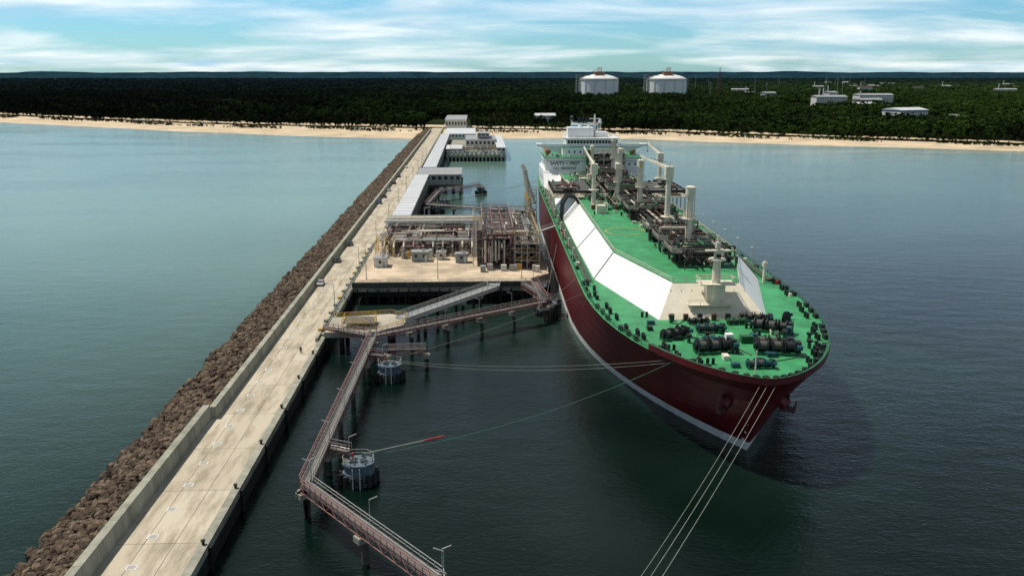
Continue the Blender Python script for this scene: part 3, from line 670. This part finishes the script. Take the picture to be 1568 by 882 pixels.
for sg in(-1,1): t.rail([(sg*7.4,48.1,ZT),(sg*15.6,81,ZT),(sg*15.8,118,ZT),(sg*15.8,258,ZT)],"ship_cream",r=.05,step=3)
t.rail([(-7.2,48.2,ZT),(7.2,48.2,ZT)],"ship_cream",r=.06)
K=40
for i in range(K-6):
    a0=2*math.pi*i/K;a1=2*math.pi*(i+1)/K
    t.add([(-8+5.6*math.cos(a0),112+5.6*math.sin(a0),ZT+.01),(-8+6*math.cos(a0),112+6*math.sin(a0),ZT+.01),(-8+6*math.cos(a1),112+6*math.sin(a1),ZT+.01),(-8+5.6*math.cos(a1),112+5.6*math.sin(a1),ZT+.01)],[(0,1,2,3)],"yellow_paint")
t.box(-5,5,41.5,46.5,19.6,19.8,"ship_cream"); t.rail([(-5,41.5,19.8),(5,41.5,19.8)],"ship_cream",r=.06); t.cyl((-4.5,41.8,ZD),(-4.5,41.8,19.6),.15,"ship_cream"); t.cyl((4.5,41.8,ZD),(4.5,41.8,19.6),.15,"ship_cream")
for k in range(8): t.cyl((-9+2.5*k,43.0,18),(-8+2.3*k,46.4,22),.14,"pipe_cream",n=5)
for k in range(7): t.cbox((-9+3*k,39.6,ZD+.7),(1.0,.8,1.4),random.choice(["ship_cream","black_iron","pipe_brown"]))
t.build("cargo_trunk_deck",ship)
p=MB()
DM=["pipe_dark","pipe_dark","pipe_brown","pipe_cream","pipe_dark","deck_green_dark","pipe_brown"]
for q in range(15):
    x=-1.5+.75*q; p.cyl((x,U(58,75),ZT+1.2+(q%3)*.8),(x,256,ZT+1.2+(q%3)*.8),U(.14,.36),random.choice(DM),n=7)
for s in range(60,258,6):
    p.cyl((-2,s,ZT),(-2,s,ZT+3.2),.14,"pipe_brown",n=4); p.cyl((9.8,s,ZT),(9.8,s,ZT+3.2),.14,"pipe_brown",n=4); p.cyl((-2,s,ZT+.9),(9.8,s,ZT+.9),.14,"pipe_dark",n=4); p.cyl((-2,s,ZT+3.2),(9.8,s,ZT+3.2),.12,"pipe_dark",n=4)
for s in (68,84,100,135,150,182,205,235,248):
    pipes_rand(p,-4,11,s-6,s+6,ZT+.4,ZT+5,90,DM,.1,.38)
    p.cyl((2,s,ZT),(2,s,ZT+2.2),2.4,"pipe_cream" if s%2 else "pipe_dark",n=16); p.cyl((2,s,ZT+2.2),(2,s,ZT+2.6),2.7,"pipe_dark",n=16)
    p.box(-4.5,-1.5,s-5,s+5,ZT+3.4,ZT+3.5,"grate_dark"); p.box(5,8.5,s-3,s+5,ZT+3.4,ZT+3.5,"grate_dark"); p.rail([(-4.5,s-5,ZT+3.5),(8.5,s-5,ZT+3.5),(8.5,s+5,ZT+3.5),(-4.5,s+5,ZT+3.5)],"pipe_cream",close=True,r=.05,step=2)
for _ in range(90):
    x=U(-14,14); s=U(84,255)
    if -14<x<-3.5 and s<130: continue
    if R()<.5: p.cyl((x,s,ZT),(x,s,ZT+U(.6,1.4)),U(.15,.4),random.choice(DM+["red_paint"]))
    else: p.cbox((x,s,ZT+.4),(U(.5,1.6),U(.5,1.6),.8),random.choice(DM+["ship_cream"]))
for k in range(12): s=88+14*k; p.path([(9,s,ZT+1),(15.5,s,ZT+.9),(21.5,s,ZD+.7)],.2,random.choice(DM))
for k in range(4): p.cyl((11+1.0*k,90,ZT+.6),(11+1.0*k,255,ZT+.6),.16+.05*(k%2),random.choice(DM),n=6)
for sg in(-1,1):
    x0,x1=(-24.5,-13) if sg<0 else (13,24.5)
    for px in(x0+.5,x1-.5):
        for s in(178,185,192,199,206): p.cyl((px,s,ZD),(px,s,ZT+1),.25,"ship_cream",n=5)
    p.box(x0,x1,177,207,ZT+.6,ZT+1,"ship_cream"); p.rail([(x0,177,ZT+1),(x1,177,ZT+1),(x1,207,ZT+1),(x0,207,ZT+1)],"ship_cream",close=True)
    for s in range(179,207,3):
        p.path([(sg*10,s,ZT+2.6),(sg*23.8,s,ZT+2.6)],.6,"black_iron" if s%2 else "pipe_steel",n=10); p.cyl((sg*23.8,s,ZT+2.6),(sg*24.4,s,ZT+2.6),.9,"black_iron",n=12); p.cyl((sg*19,s,ZT+2.6),(sg*19,s,ZT+4.4),.35,"red_paint" if s%4==0 else "pipe_dark")
    pipes_rand(p,min(x0,x1)+1,max(x0,x1)-1,178,206,ZT+1.2,ZT+4,50,DM+["ship_cream"])
for k in range(4):
    s=167+2*k; p.path([(-16,s,ZT),(-17.5,s,ZT+2.2),(-20,s,ZT+2.6),(-21.6,s,ZT),(-22,s,ZD)],.5,"black_iron",n=8)
for _ in range(150):
    x=U(-13,12); s=U(150,258)
    if R()<.5: p.cyl((x,s,ZT),(x,s,ZT+U(.8,2.4)),U(.15,.5),random.choice(DM+["ship_cream"]))
    else: p.cbox((x,s,ZT+.7),(U(.5,2.2),U(.5,2.2),1.4),random.choice(DM+["ship_cream","ship_cream"]))
for (x,s) in ((-11,146),(-9,222),(11,120),(-4,236)):
    p.cbox((x,s,ZT+1.3),(3,3.4,2.6),"ship_cream"); p.rail([(x-1.5,s-1.7,ZT+2.6),(x+1.5,s-1.7,ZT+2.6),(x+1.5,s+1.7,ZT+2.6),(x-1.5,s+1.7,ZT+2.6)],"ship_cream",close=True,r=.05)
pipes_rand(p,-12,-3,150,256,ZT+.3,ZT+2.2,60,DM,.08,.25)
p.build("cargo_piping",ship)
m=MB()
def vent(x,s,zt,r=.95,base=ZT):
    m.cyl((x,s,base),(x,s,zt-2.2),r,"ship_cream",r1=r*.85,n=14)
    m.cyl((x,s,zt-2.2),(x,s,zt-.3),r*1.35,"ship_cream",n=14); m.cyl((x,s,zt-.3),(x,s,zt),r*1.45,"ship_cream",r1=r*.6,n=14)
    zm=(base+zt)/2; m.cyl((x,s,zm),(x,s,zm+.12),r*1.9,"ship_cream",n=12); m.rail([(x+r*1.85*math.cos(a),s+r*1.85*math.sin(a),zm+.12) for a in [i*math.pi/4 for i in range(8)]],"ship_cream",close=True,r=.045,step=2)
    m.cyl((x+r*1.15,s-.2,base),(x+r*1.15,s-.2,zt-2),.12,"pipe_cream",n=4); m.cyl((x-.8*r,s-.8*r,base),(x-.8*r,s-.8*r,zt-3),.1,"pipe_dark",n=4)
    for q in range(4): a=q*math.pi/2+.4; m.cyl((x+math.cos(a)*2.8,s+math.sin(a)*2.8,base),(x,s,base+4.5),.1,"ship_cream",n=4)
vent(3.6,82,40.2,.95); vent(1.2,143,41,.85); vent(3.8,205,39.5,.85); vent(-2,172,37,.75); vent(6,240,41,.75); vent(-5,225,39,.65)
m.cyl((1.2,44,ZD),(1.2,44,31),1.15,"ship_cream",r1=.75,n=12); m.cyl((1.2,44,29.2),(1.2,44,29.4),1.9,"ship_cream",n=12); m.cyl((1.2,44,31),(1.2,44,34.5),.2,"ship_cream"); m.cyl((1.2,44,31.8),(1.2,44,33),.6,"ship_cream")
m.box(-1.4,3.8,43.4,44.6,31.0,31.3,"ship_cream"); m.cbox((1.2,43,30.2),(1,.6,.7),"black_iron"); m.cbox((1.2,45,22),(4,3,3.0),"ship_cream"); m.box(-2.6,5,41.8,46.5,24,24.2,"ship_cream"); m.rail([(-2.6,41.8,24.2),(5,41.8,24.2),(5,46.5,24.2),(-2.6,46.5,24.2)],"ship_cream",close=True)
m.cyl((21,73,ZD),(21,73,ZD+5.5),.4,"ship_cream",r1=.3); m.cyl((21,73,ZD+4.2),(21,73,ZD+5.2),.65,"ship_cream",n=10)
def crane(x,s,zt,jx,js,jz,base=ZT):
    m.cyl((x,s,base),(x,s,zt-1.5),.85,"ship_cream",n=12,r1=.7); m.cyl((x,s,zt-3),(x,s,zt-1.6),1.25,"ship_cream",n=12); m.cbox((x,s,zt-.6),(2.2,2.6,2.4),"ship_cream")
    a=Vector((x,s,zt)); c=Vector((jx,js,jz)); m.cyl(a,c,.62,"ship_cream",r1=.32,n=4); m.cyl(a+Vector((0,0,1.6)),c,.06,"pipe_dark",n=4); m.cyl(a,a+Vector((0,0,1.8)),.3,"ship_cream",n=4)
    m.cyl(c,c-Vector((0,0,2.5)),.08,"black_iron",n=4); m.cbox(c-Vector((0,0,2.9)),(.5,.5,.9),"yellow_paint")
    zm=base+6; m.cyl((x,s,zm),(x,s,zm+.12),1.9,"ship_cream",n=12)
crane(1.8,101,42.5,-3.5,116,44.5); crane(-12,158,37.5,-13.5,178,42); crane(17,192,38,15,208,41); crane(9,250,36,4,236,40)
m.build("vent_masts_and_cranes",ship)
s_=MB(); F=262
s_.box(-23,23,F,F+34,ZD,24.5,"ship_white"); s_.box(-22,22,F+.6,F+32,24.5,30.2,"ship_white"); s_.box(-22.6,22.6,F-.2,F+33,30.2,30.45,"deck_green")
s_.rail([(-22.4,F,30.45),(22.4,F,30.45),(22.4,F+33,30.45),(-22.4,F+33,30.45)],"ship_white",close=True,r=.06)
s_.box(-13,13,F+6,F+28,30.45,34.6,"ship_white"); s_.box(-13.8,13.8,F+5,F+29,34.6,34.8,"deck_green")
s_.box(-12,12,F+6.5,F+24,34.8,38.4,"ship_white"); s_.box(-12.6,12.6,F+5.8,F+25,38.4,38.7,"ship_white")
for i in range(16): x=-11.4+1.45*i; s_.box(x,x+1.15,F+6.42,F+6.49,36.2,37.7,"window_glass")
for sg in(-1,1):
    xa,xb=sorted((sg*12.01,sg*25.6)); s_.box(xa,xb,F+7,F+12,34.81,34.95,"ship_white"); s_.box(xa,xb,F+6.9,F+7.05,34.96,36,"ship_white"); s_.box(xa,xb,F+11.9,F+12.05,34.96,36,"ship_white")
    xc,xd=sorted((sg*23,sg*25.8)); s_.box(xc,xd,F+7.1,F+11.8,34.97,36.05,"ship_white")
    s_.add([(sg*14,F+9,31),(sg*14,F+10,31),(sg*24,F+10,34.5),(sg*24,F+9,34.5),(sg*14,F+9,34.5),(sg*14,F+10,34.5)],[(0,3,4),(1,5,2),(0,1,2,3)],"ship_white")
    y0=F+13
    s_.cyl((sg*20,y0,32.5),(sg*20,y0+9,32.5),1.6,"orange_paint",n=10); s_.cyl((sg*20,y0-1.6,32.7),(sg*20,y0,32.5),.4,"orange_paint",r1=1.6,n=10)
for z,xw in ((20.5,22),(27.2,21),(32.4,12)):
    k=int(xw*2/2.6)
    for i in range(k):
        x=-xw+1.3+i*2.6
        if z==27.2 and -22<x<-3.5: continue
        yf=F if z<24 else (F+.6 if z<30 else F+6); s_.box(x-.35,x+.35,yf-.05,yf-.005,z-.5,z+.5,"window_glass")
for z in(20.5,27.2):
    for i in range(9):
        for sg in(-1,1): xx=sg*(23 if z<24 else 22); s_.box(min(xx+sg*.003,xx+sg*.05),max(xx+sg*.003,xx+sg*.05),F+3+3*i,F+3.7+3*i,z-.5,z+.5,"window_glass")
s_.add([(-23,F-9,ZD),(-15,F-9,ZD),(-15,F-.01,24.4),(-23,F-.01,24.4),(-23,F-.01,ZD),(-15,F-.01,ZD)],[(0,1,2,3),(0,3,4),(1,5,2)],"ship_white")
for q in range(3): s_.cyl((6+q*3,F-.7,ZD),(6+q*3,F-.7,30),.3,"pipe_cream",n=6)
s_.frame(-1,14,F-6,F-1,ZT,33,3,1,3,"ship_cream",w=.22,rails="ship_cream"); pipes_rand(s_,-1,14,F-6,F-1,ZT,33,80,DM)
s_.box(-3.5,-1.5,F-3,F-.5,ZT,34,"deck_green_dark")
s_.box(-11,1,F+10,F+19,38.71,43.2,"ship_white"); s_.box(2,8,F+12,F+20,38.71,41,"ship_white")
s_.cyl((-9,F+14,43.2),(-9,F+14,48.5),.35,"ship_cream"); s_.cyl((-9,F+14,46.5),(-9,F+14,48),1.0,"black_iron",r1=.7,n=10)
s_.cyl((2,F+15,41),(2,F+15,49.2),.7,"ship_cream",r1=.35); s_.box(-1.5,5.5,F+14.6,F+15.4,45,45.3,"ship_cream"); s_.box(-.5,4.5,F+14.4,F+14.7,46.9,47.3,"ship_white"); s_.box(-3,3,F+14,F+14.3,44,44.3,"ship_white"); s_.cyl((4.5,F+15,45.3),(4.5,F+15,47),.8,"ship_white",n=10,r1=.5)
s_.cyl((-5,F+13,43.2),(-5,F+13,44.6),1.1,"ship_white",r1=.6,n=12); s_.cyl((-1,F+13,43.2),(-1,F+13,44.2),.8,"ship_white",r1=.4,n=12)
s_.prism([(-6,F+36),(-4,F+33),(4,F+33),(6,F+36),(6,F+46),(-6,F+46)],ZD,44,"ship_white","black_iron"); s_.prism([(-6.1,F+36),(-4,F+32.9),(4,F+32.9),(6.1,F+36),(6.1,F+46.1),(-6.1,F+46.1)],41,43,"blue_clad")
for q in range(4): s_.cyl((-3+2*q,F+39,44),(-3+2*q,F+39,46.5),.6,"black_iron",n=10)
for z in (20.6,27.3):
    w_=23.02 if z<24 else 22.02; y_=F-.02 if z<24 else F+.58
    s_.box(-w_-.5,w_+.5,y_-.5,y_,z+1.3,z+1.42,"wall_grey")
s_.rail([(-23.4,F-.5,24.5),(23.4,F-.5,24.5)],"ship_white",r=.06)
for q in range(14):
    x=U(-2,21); z=U(18,29); s_.cbox((x,F-.6,z),(U(.5,1.5),.8,U(.6,1.8)),random.choice(["wall_grey","black_iron","orange_paint","ship_cream","pipe_cream"]))
for q in range(12): s_.cbox((U(-21,21),U(F+1,F+5),30.45+.6),(U(.6,1.6),U(.6,1.6),1.2),random.choice(["ship_white","wall_grey","black_iron","ship_cream"]))
for q in range(10): s_.cbox((U(-11,11),U(F+8,F+23),38.7+.5),(U(.5,1.4),U(.5,1.4),1.0),random.choice(["ship_white","wall_grey","ship_cream"]))
s_.rail([(-12.4,F+5.9,38.7),(12.4,F+5.9,38.7),(12.4,F+24,38.7),(-12.4,F+24,38.7)],"ship_white",close=True,r=.06)
for q in range(7): x=U(-10,9); yq=F+U(10,20); s_.cyl((x,yq,38.7),(x,yq,U(44,47)),.08,"ship_white",n=4)
s_.build("superstructure",ship)
def txt(s,x,y,z,size):
    c=bpy.data.curves.new("lettering","FONT"); c.body=s; c.size=size; c.extrude=.02; c.align_x='CENTER'; c.offset=.03
    o=bpy.data.objects.new("lettering",c); COL.objects.link(o); o.location=(x,y,z); o.rotation_euler=(math.pi/2,0,0); c.materials.append(MATS["black_iron"]); o.parent=ship
txt("SAFETY + FIRST",-13,F+.5,27.0,2.0); txt("NO  SMOKING",-13,F+.5,24.95,1.6)

# ---------------------------------------------------------------- mooring lines
def line(pts,m="rope",r=.045,sag=2.0):
    b=MB(); a=Vector(pts[0]);c=Vector(pts[1]); K=14; L_=[a.lerp(c,i/K)-Vector((0,0,sag*4*(i/K)*(1-i/K))) for i in range(K+1)]
    b.path(L_,r,m,n=5); b.build("mooring_line")
line([(51,137,17),(6,70,4)],sag=1.5,r=.042); line([(49.5,137,17),(5,71.5,4)],sag=2,r=.042); line([(48.5,137.5,17),(4,72.5,4)],sag=2.4,r=.035)
line([(38,150,17),(-20,189,4.3)],sag=1.5,r=.035); line([(39,149,17),(-19.5,188,4.3)],sag=2,r=.035)
line([(37,150,17),(-20,137.5,4.6)],"rope_green",sag=2.5,r=.04)
line([(26,200,17),(-19,190,4.5)],sag=1.0,r=.035)
b=MB(); b.cyl((-19.5,137.5,5),(-7,141.5,6.0),.11,"rope",n=6); b.cyl((-9.5,140.7,5.8),(-6,141.8,6.1),.18,"red_paint",n=6); b.build("rope_tail")
line([(25.5,215,17),(20,240,4.5)],sag=.3); line([(24.6,260,17),(20,242,4.5)],sag=.3)
line([(30,420,17),(3,500,4.5)],sag=2,r=.08); line([(30,425,17),(-16,452,4.5)],sag=2,r=.08); line([(30,400,17),(17,400,4)],sag=.5,r=.08)

# ---------------------------------------------------------------- cars & people
def car(x,y,rz,m,z=3.55):
    b=MB(); W=.9
    pr=[(-2.2,.35),(-2.25,.75),(-2.0,.95),(-1.1,1.02),(-.5,1.45),(.9,1.48),(1.7,1.05),(2.15,.95),(2.2,.4)]
    n=len(pr)
    vs=[]
    for sd in(-1,1):
        for (yy,zz_) in pr: vs.append((sd*(W if zz_<1.06 else W*.78),yy,zz_))
    b.add(vs,[(i,i+1,i+1+n,i+n) for i in range(n-1)]+[tuple(range(n-1,-1,-1)),tuple(range(n,2*n)),(0,n,2*n-1,n-1)],m)
    for sd in(-1,1):
        b.add([(sd*.9,-.95,1.06),(sd*.9,1.45,1.06),(sd*.74,.8,1.43),(sd*.74,-.42,1.41)],[(0,1,2,3)],"window_glass")
        for yy in(-1.4,1.35): b.cyl((sd*.72,yy,.33),(sd*.93,yy,.33),.33,"tyre",n=12); b.cyl((sd*.932,yy,.33),(sd*.945,yy,.33),.18,"galv",n=8)
    b.add([(-.78,-1.12,1.06),(.78,-1.12,1.06),(.66,-.55,1.45),(-.66,-.55,1.45)],[(0,1,2,3)],"window_glass"); b.add([(-.78,1.72,1.09),(.78,1.72,1.09),(.66,.98,1.5),(-.66,.98,1.5)],[(0,1,2,3)],"window_glass")
    for sd in(-1,1): b.box(sd*.7-.15,sd*.7+.15,-2.28,-2.24,.62,.78,"hatch"); b.box(sd*.7-.15,sd*.7+.15,2.19,2.23,.65,.85,"red_paint")
    b.build("parked_car",loc=(x,y,z),rz=rz)
for (x,y,m) in ((-48.6,300,"car_black"),(-48.8,266,"car_silver"),(-48.5,330,"car_black"),(-48.6,440,"car_blue"),(-48.5,462,"car_black"),(-48.6,488,"car_silver"),(-48.5,520,"car_black"),(-48.6,555,"car_blue"),(-48.4,610,"car_white")): car(x,y,U(-.03,.03),m)
def person(x,y,z,rz,top="hivis",nm="person"):
    V=[(0,0,.95),(0,0,1.15),(0,.01,1.4),(0,.01,1.52),(0,-.01,1.64),(0,-.01,1.74),(-.19,0,1.42),(-.25,.02,1.15),(-.24,-.08,.92),(-.24,-.12,.82),(.19,0,1.42),(.26,.0,1.15),(.27,-.05,.9),(.27,-.08,.8),(-.1,0,.9),(-.12,-.1,.5),(-.12,-.02,.08),(-.12,-.17,.04),(.1,0,.9),(.12,.08,.5),(.12,.2,.1),(.12,.06,.04)]
    E=[(0,1),(1,2),(2,3),(3,4),(4,5),(2,6),(6,7),(7,8),(8,9),(2,10),(10,11),(11,12),(12,13),(0,14),(14,15),(15,16),(16,17),(0,18),(18,19),(19,20),(20,21)]
    r=[.15,.14,.15,.06,.105,.08,.07,.05,.04,.035,.07,.05,.04,.035,.1,.07,.05,.04,.1,.07,.05,.04]
    me=bpy.data.meshes.new(nm); me.from_pydata(V,E,[]); me.materials.append(MATS[top]); o=bpy.data.objects.new(nm,me); COL.objects.link(o)
    md=o.modifiers.new("skin",'SKIN'); sv=me.skin_vertices[0] if me.skin_vertices else None
    if sv is None:
        bm=bmesh.new(); bm.from_mesh(me); bm.verts.layers.skin.verify(); bm.to_mesh(me); bm.free(); sv=me.skin_vertices[0]
    for i,q in enumerate(r): sv.data[i].radius=(q,q)
    sv.data[0].use_root=True
    o.modifiers.new("sub",'SUBSURF').levels=1; o.location=(x,y,z); o.rotation_euler=(0,0,rz)
    hd=MB(); hd.cyl((0,-.01,1.6),(0,-.01,1.78),.11,"skin",n=10,r1=.1); hd.cyl((0,-.01,1.74),(0,-.01,1.82),.13,"hatch",r1=.06,n=10); hd.build("head",o)
    lg=MB()
    for p0,p1,ra,rb in (((-.1,0,.95),(-.12,-.1,.5),.125,.09),((-.12,-.1,.5),(-.12,-.02,.1),.09,.065),((.1,0,.95),(.12,.08,.5),.125,.09),((.12,.08,.5),(.12,.2,.12),.09,.065)): lg.cyl(p0,p1,ra,"jacket",r1=rb)
    lg.build("trousers",o)
person(-41.8,197.5,3.55,0,"jacket")
for (x,y) in ((-240,1010),(-150,985),(-300,1045),(-120,965)): person(x,y,.7,R()*3,"jacket")

# ---------------------------------------------------------------- storage tanks & town
def tank(x,y):
    b=MB(); r=51; K=64; zc=50
    ring=lambda rr,z:[(rr*math.cos(2*math.pi*i/K),rr*math.sin(2*math.pi*i/K),z) for i in range(K)]
    vs=ring(r,0)+ring(r,zc); b.add(vs,[(i,(i+1)%K,(i+1)%K+K,i+K) for i in range(K)],"tank_white",True)
    b.cyl((0,0,zc-3.5),(0,0,zc-2.5),r+1.2,"roof_grey",n=K); b.cyl((0,0,zc-1),(0,0,zc),r+.9,"tank_white",n=K)
    prof=[(r,zc+.02),(r*.85,zc+4),(r*.65,zc+7.5),(r*.4,zc+10.2),(r*.15,zc+11.6),(0.3,zc+11.8)]
    for (ra,za),(rb,zb) in zip(prof[:-1],prof[1:]): b.add(ring(ra,za)+ring(rb,zb),[(i,(i+1)%K,(i+1)%K+K,i+K) for i in range(K)],"tank_white",True)
    b.rail([(px,py,zc) for px,py,_ in ring(r,zc)],"galv",close=True,r=.3,h=2,step=5)
    b.frame(-14,10,-30,-6,zc+6,zc+15,4,3,1,"orange_paint",w=.8,rails="orange_paint"); b.frame(-5,3,-26,-18,zc+14,zc+28,1,1,3,"orange_paint",w=.8,rails=None); b.cyl((-1,-22,zc+26),(-20,-22,zc+18),.6,"orange_paint",n=4)
    b.frame(-r-8,-r+2,-12,4,0,zc+10,1,1,8,"galv",w=1,rails=None); b.frame(-r+2,-16,-14,-8,zc+4,zc+9,5,1,1,"pipe_brown",w=.9,rails=None)
    for k in range(12): a=2*math.pi*k/12+.2; b.cyl((r*1.004*math.cos(a),r*1.004*math.sin(a),0),(r*1.004*math.cos(a),r*1.004*math.sin(a),zc),1.2,"wall_light",n=6)
    b.build("lng_storage_tank",loc=(x,y,3))
tank(322,2300); tank(500,2300)
def lattice(x,y,h,w,nm,m="pipe_brown"):
    b=MB(); b.frame(-w/2,w/2,-w/2,w/2,0,h,1,1,8,m,w=w*.10,rails=None,floors=False); b.cyl((0,0,0),(0,0,h+12),w*.12,m,n=6); b.build(nm,loc=(x,y,3))
lattice(625,2250,66,8,"flare_tower")
def bigb(nm,x,y,wx,wy,h,wall,roof,rz=0,chim=0):
    b=MB(); b.box(-wx/2,wx/2,-wy/2,wy/2,0,h,wall); b.add([(-wx/2-1,-wy/2-1,h+.02),(wx/2+1,-wy/2-1,h+.02),(wx/2+1,wy/2+1,h+.02),(-wx/2-1,wy/2+1,h+.02),(-wx/2-1,0,h+3),(wx/2+1,0,h+3)],[(0,1,5,4),(2,3,4,5),(0,4,3),(1,2,5),(0,3,2,1)],roof)
    k=int(wx/5)
    for i in range(k):
        x_=-wx/2+(i+.5)*wx/k
        for z in np.arange(3,h-3.8,4): b.box(x_-1.2,x_+1.2,-wy/2-.1,-wy/2-.01,z,z+1.6,"window_glass")
    b.box(-wx/2-.15,wx/2+.15,-wy/2-.15,wy/2+.15,h-2,h-.05,"blue_clad" if nm=="warehouse" else "wall_grey")
    for c in range(chim): b.cyl((-wx/3+c*8,0,h),(-wx/3+c*8,0,h+16),1.2,"wall_light",n=8)
    b.build(nm,loc=(x,y,3),rz=rz)
bigb("warehouse",603,1215,50,34,15,"wall_light","roof_white",.35); bigb("warehouse",648,1165,24,16,8,"blue_clad","roof_grey",.35)
bigb("industrial_building",690,1700,60,30,20,"wall_light","roof_grey",0,2); bigb("industrial_building",740,1640,50,24,16,"wall_grey","roof_grey",.2,1); bigb("industrial_building",800,1750,70,30,22,"wall_light","roof_grey",0)
bigb("industrial_building",660,1480,30,30,14,"wall_light","roof_white",.2)
bigb("boat_house",95,1195,26,14,9,"wall_light","roof_white",.1)
for k in range(20):
    yy=U(1800,4600); xx=U(.30,.62)*yy
    bigb(random.choice(["apartment_block","office_block","factory_hall"]),xx,yy,U(20,60),U(12,24),U(13,22),random.choice(["wall_light","wall_grey","wall_grey"]),random.choice(["roof_grey","wall_grey","pipe_brown","roof_grey"]),U(-.3,.5),1 if R()<.2 else 0)
for k in range(16):
    yy=U(1700,3600); xx=U(.2,.6)*yy; h_=U(30,58)
    b=MB(); b.cyl((0,0,0),(0,0,h_),.6,"galv",r1=.3,n=6); b.cbox((0,0,h_),(4,1,1),"galv"); b.build("floodlight_mast",loc=(xx,yy,3))
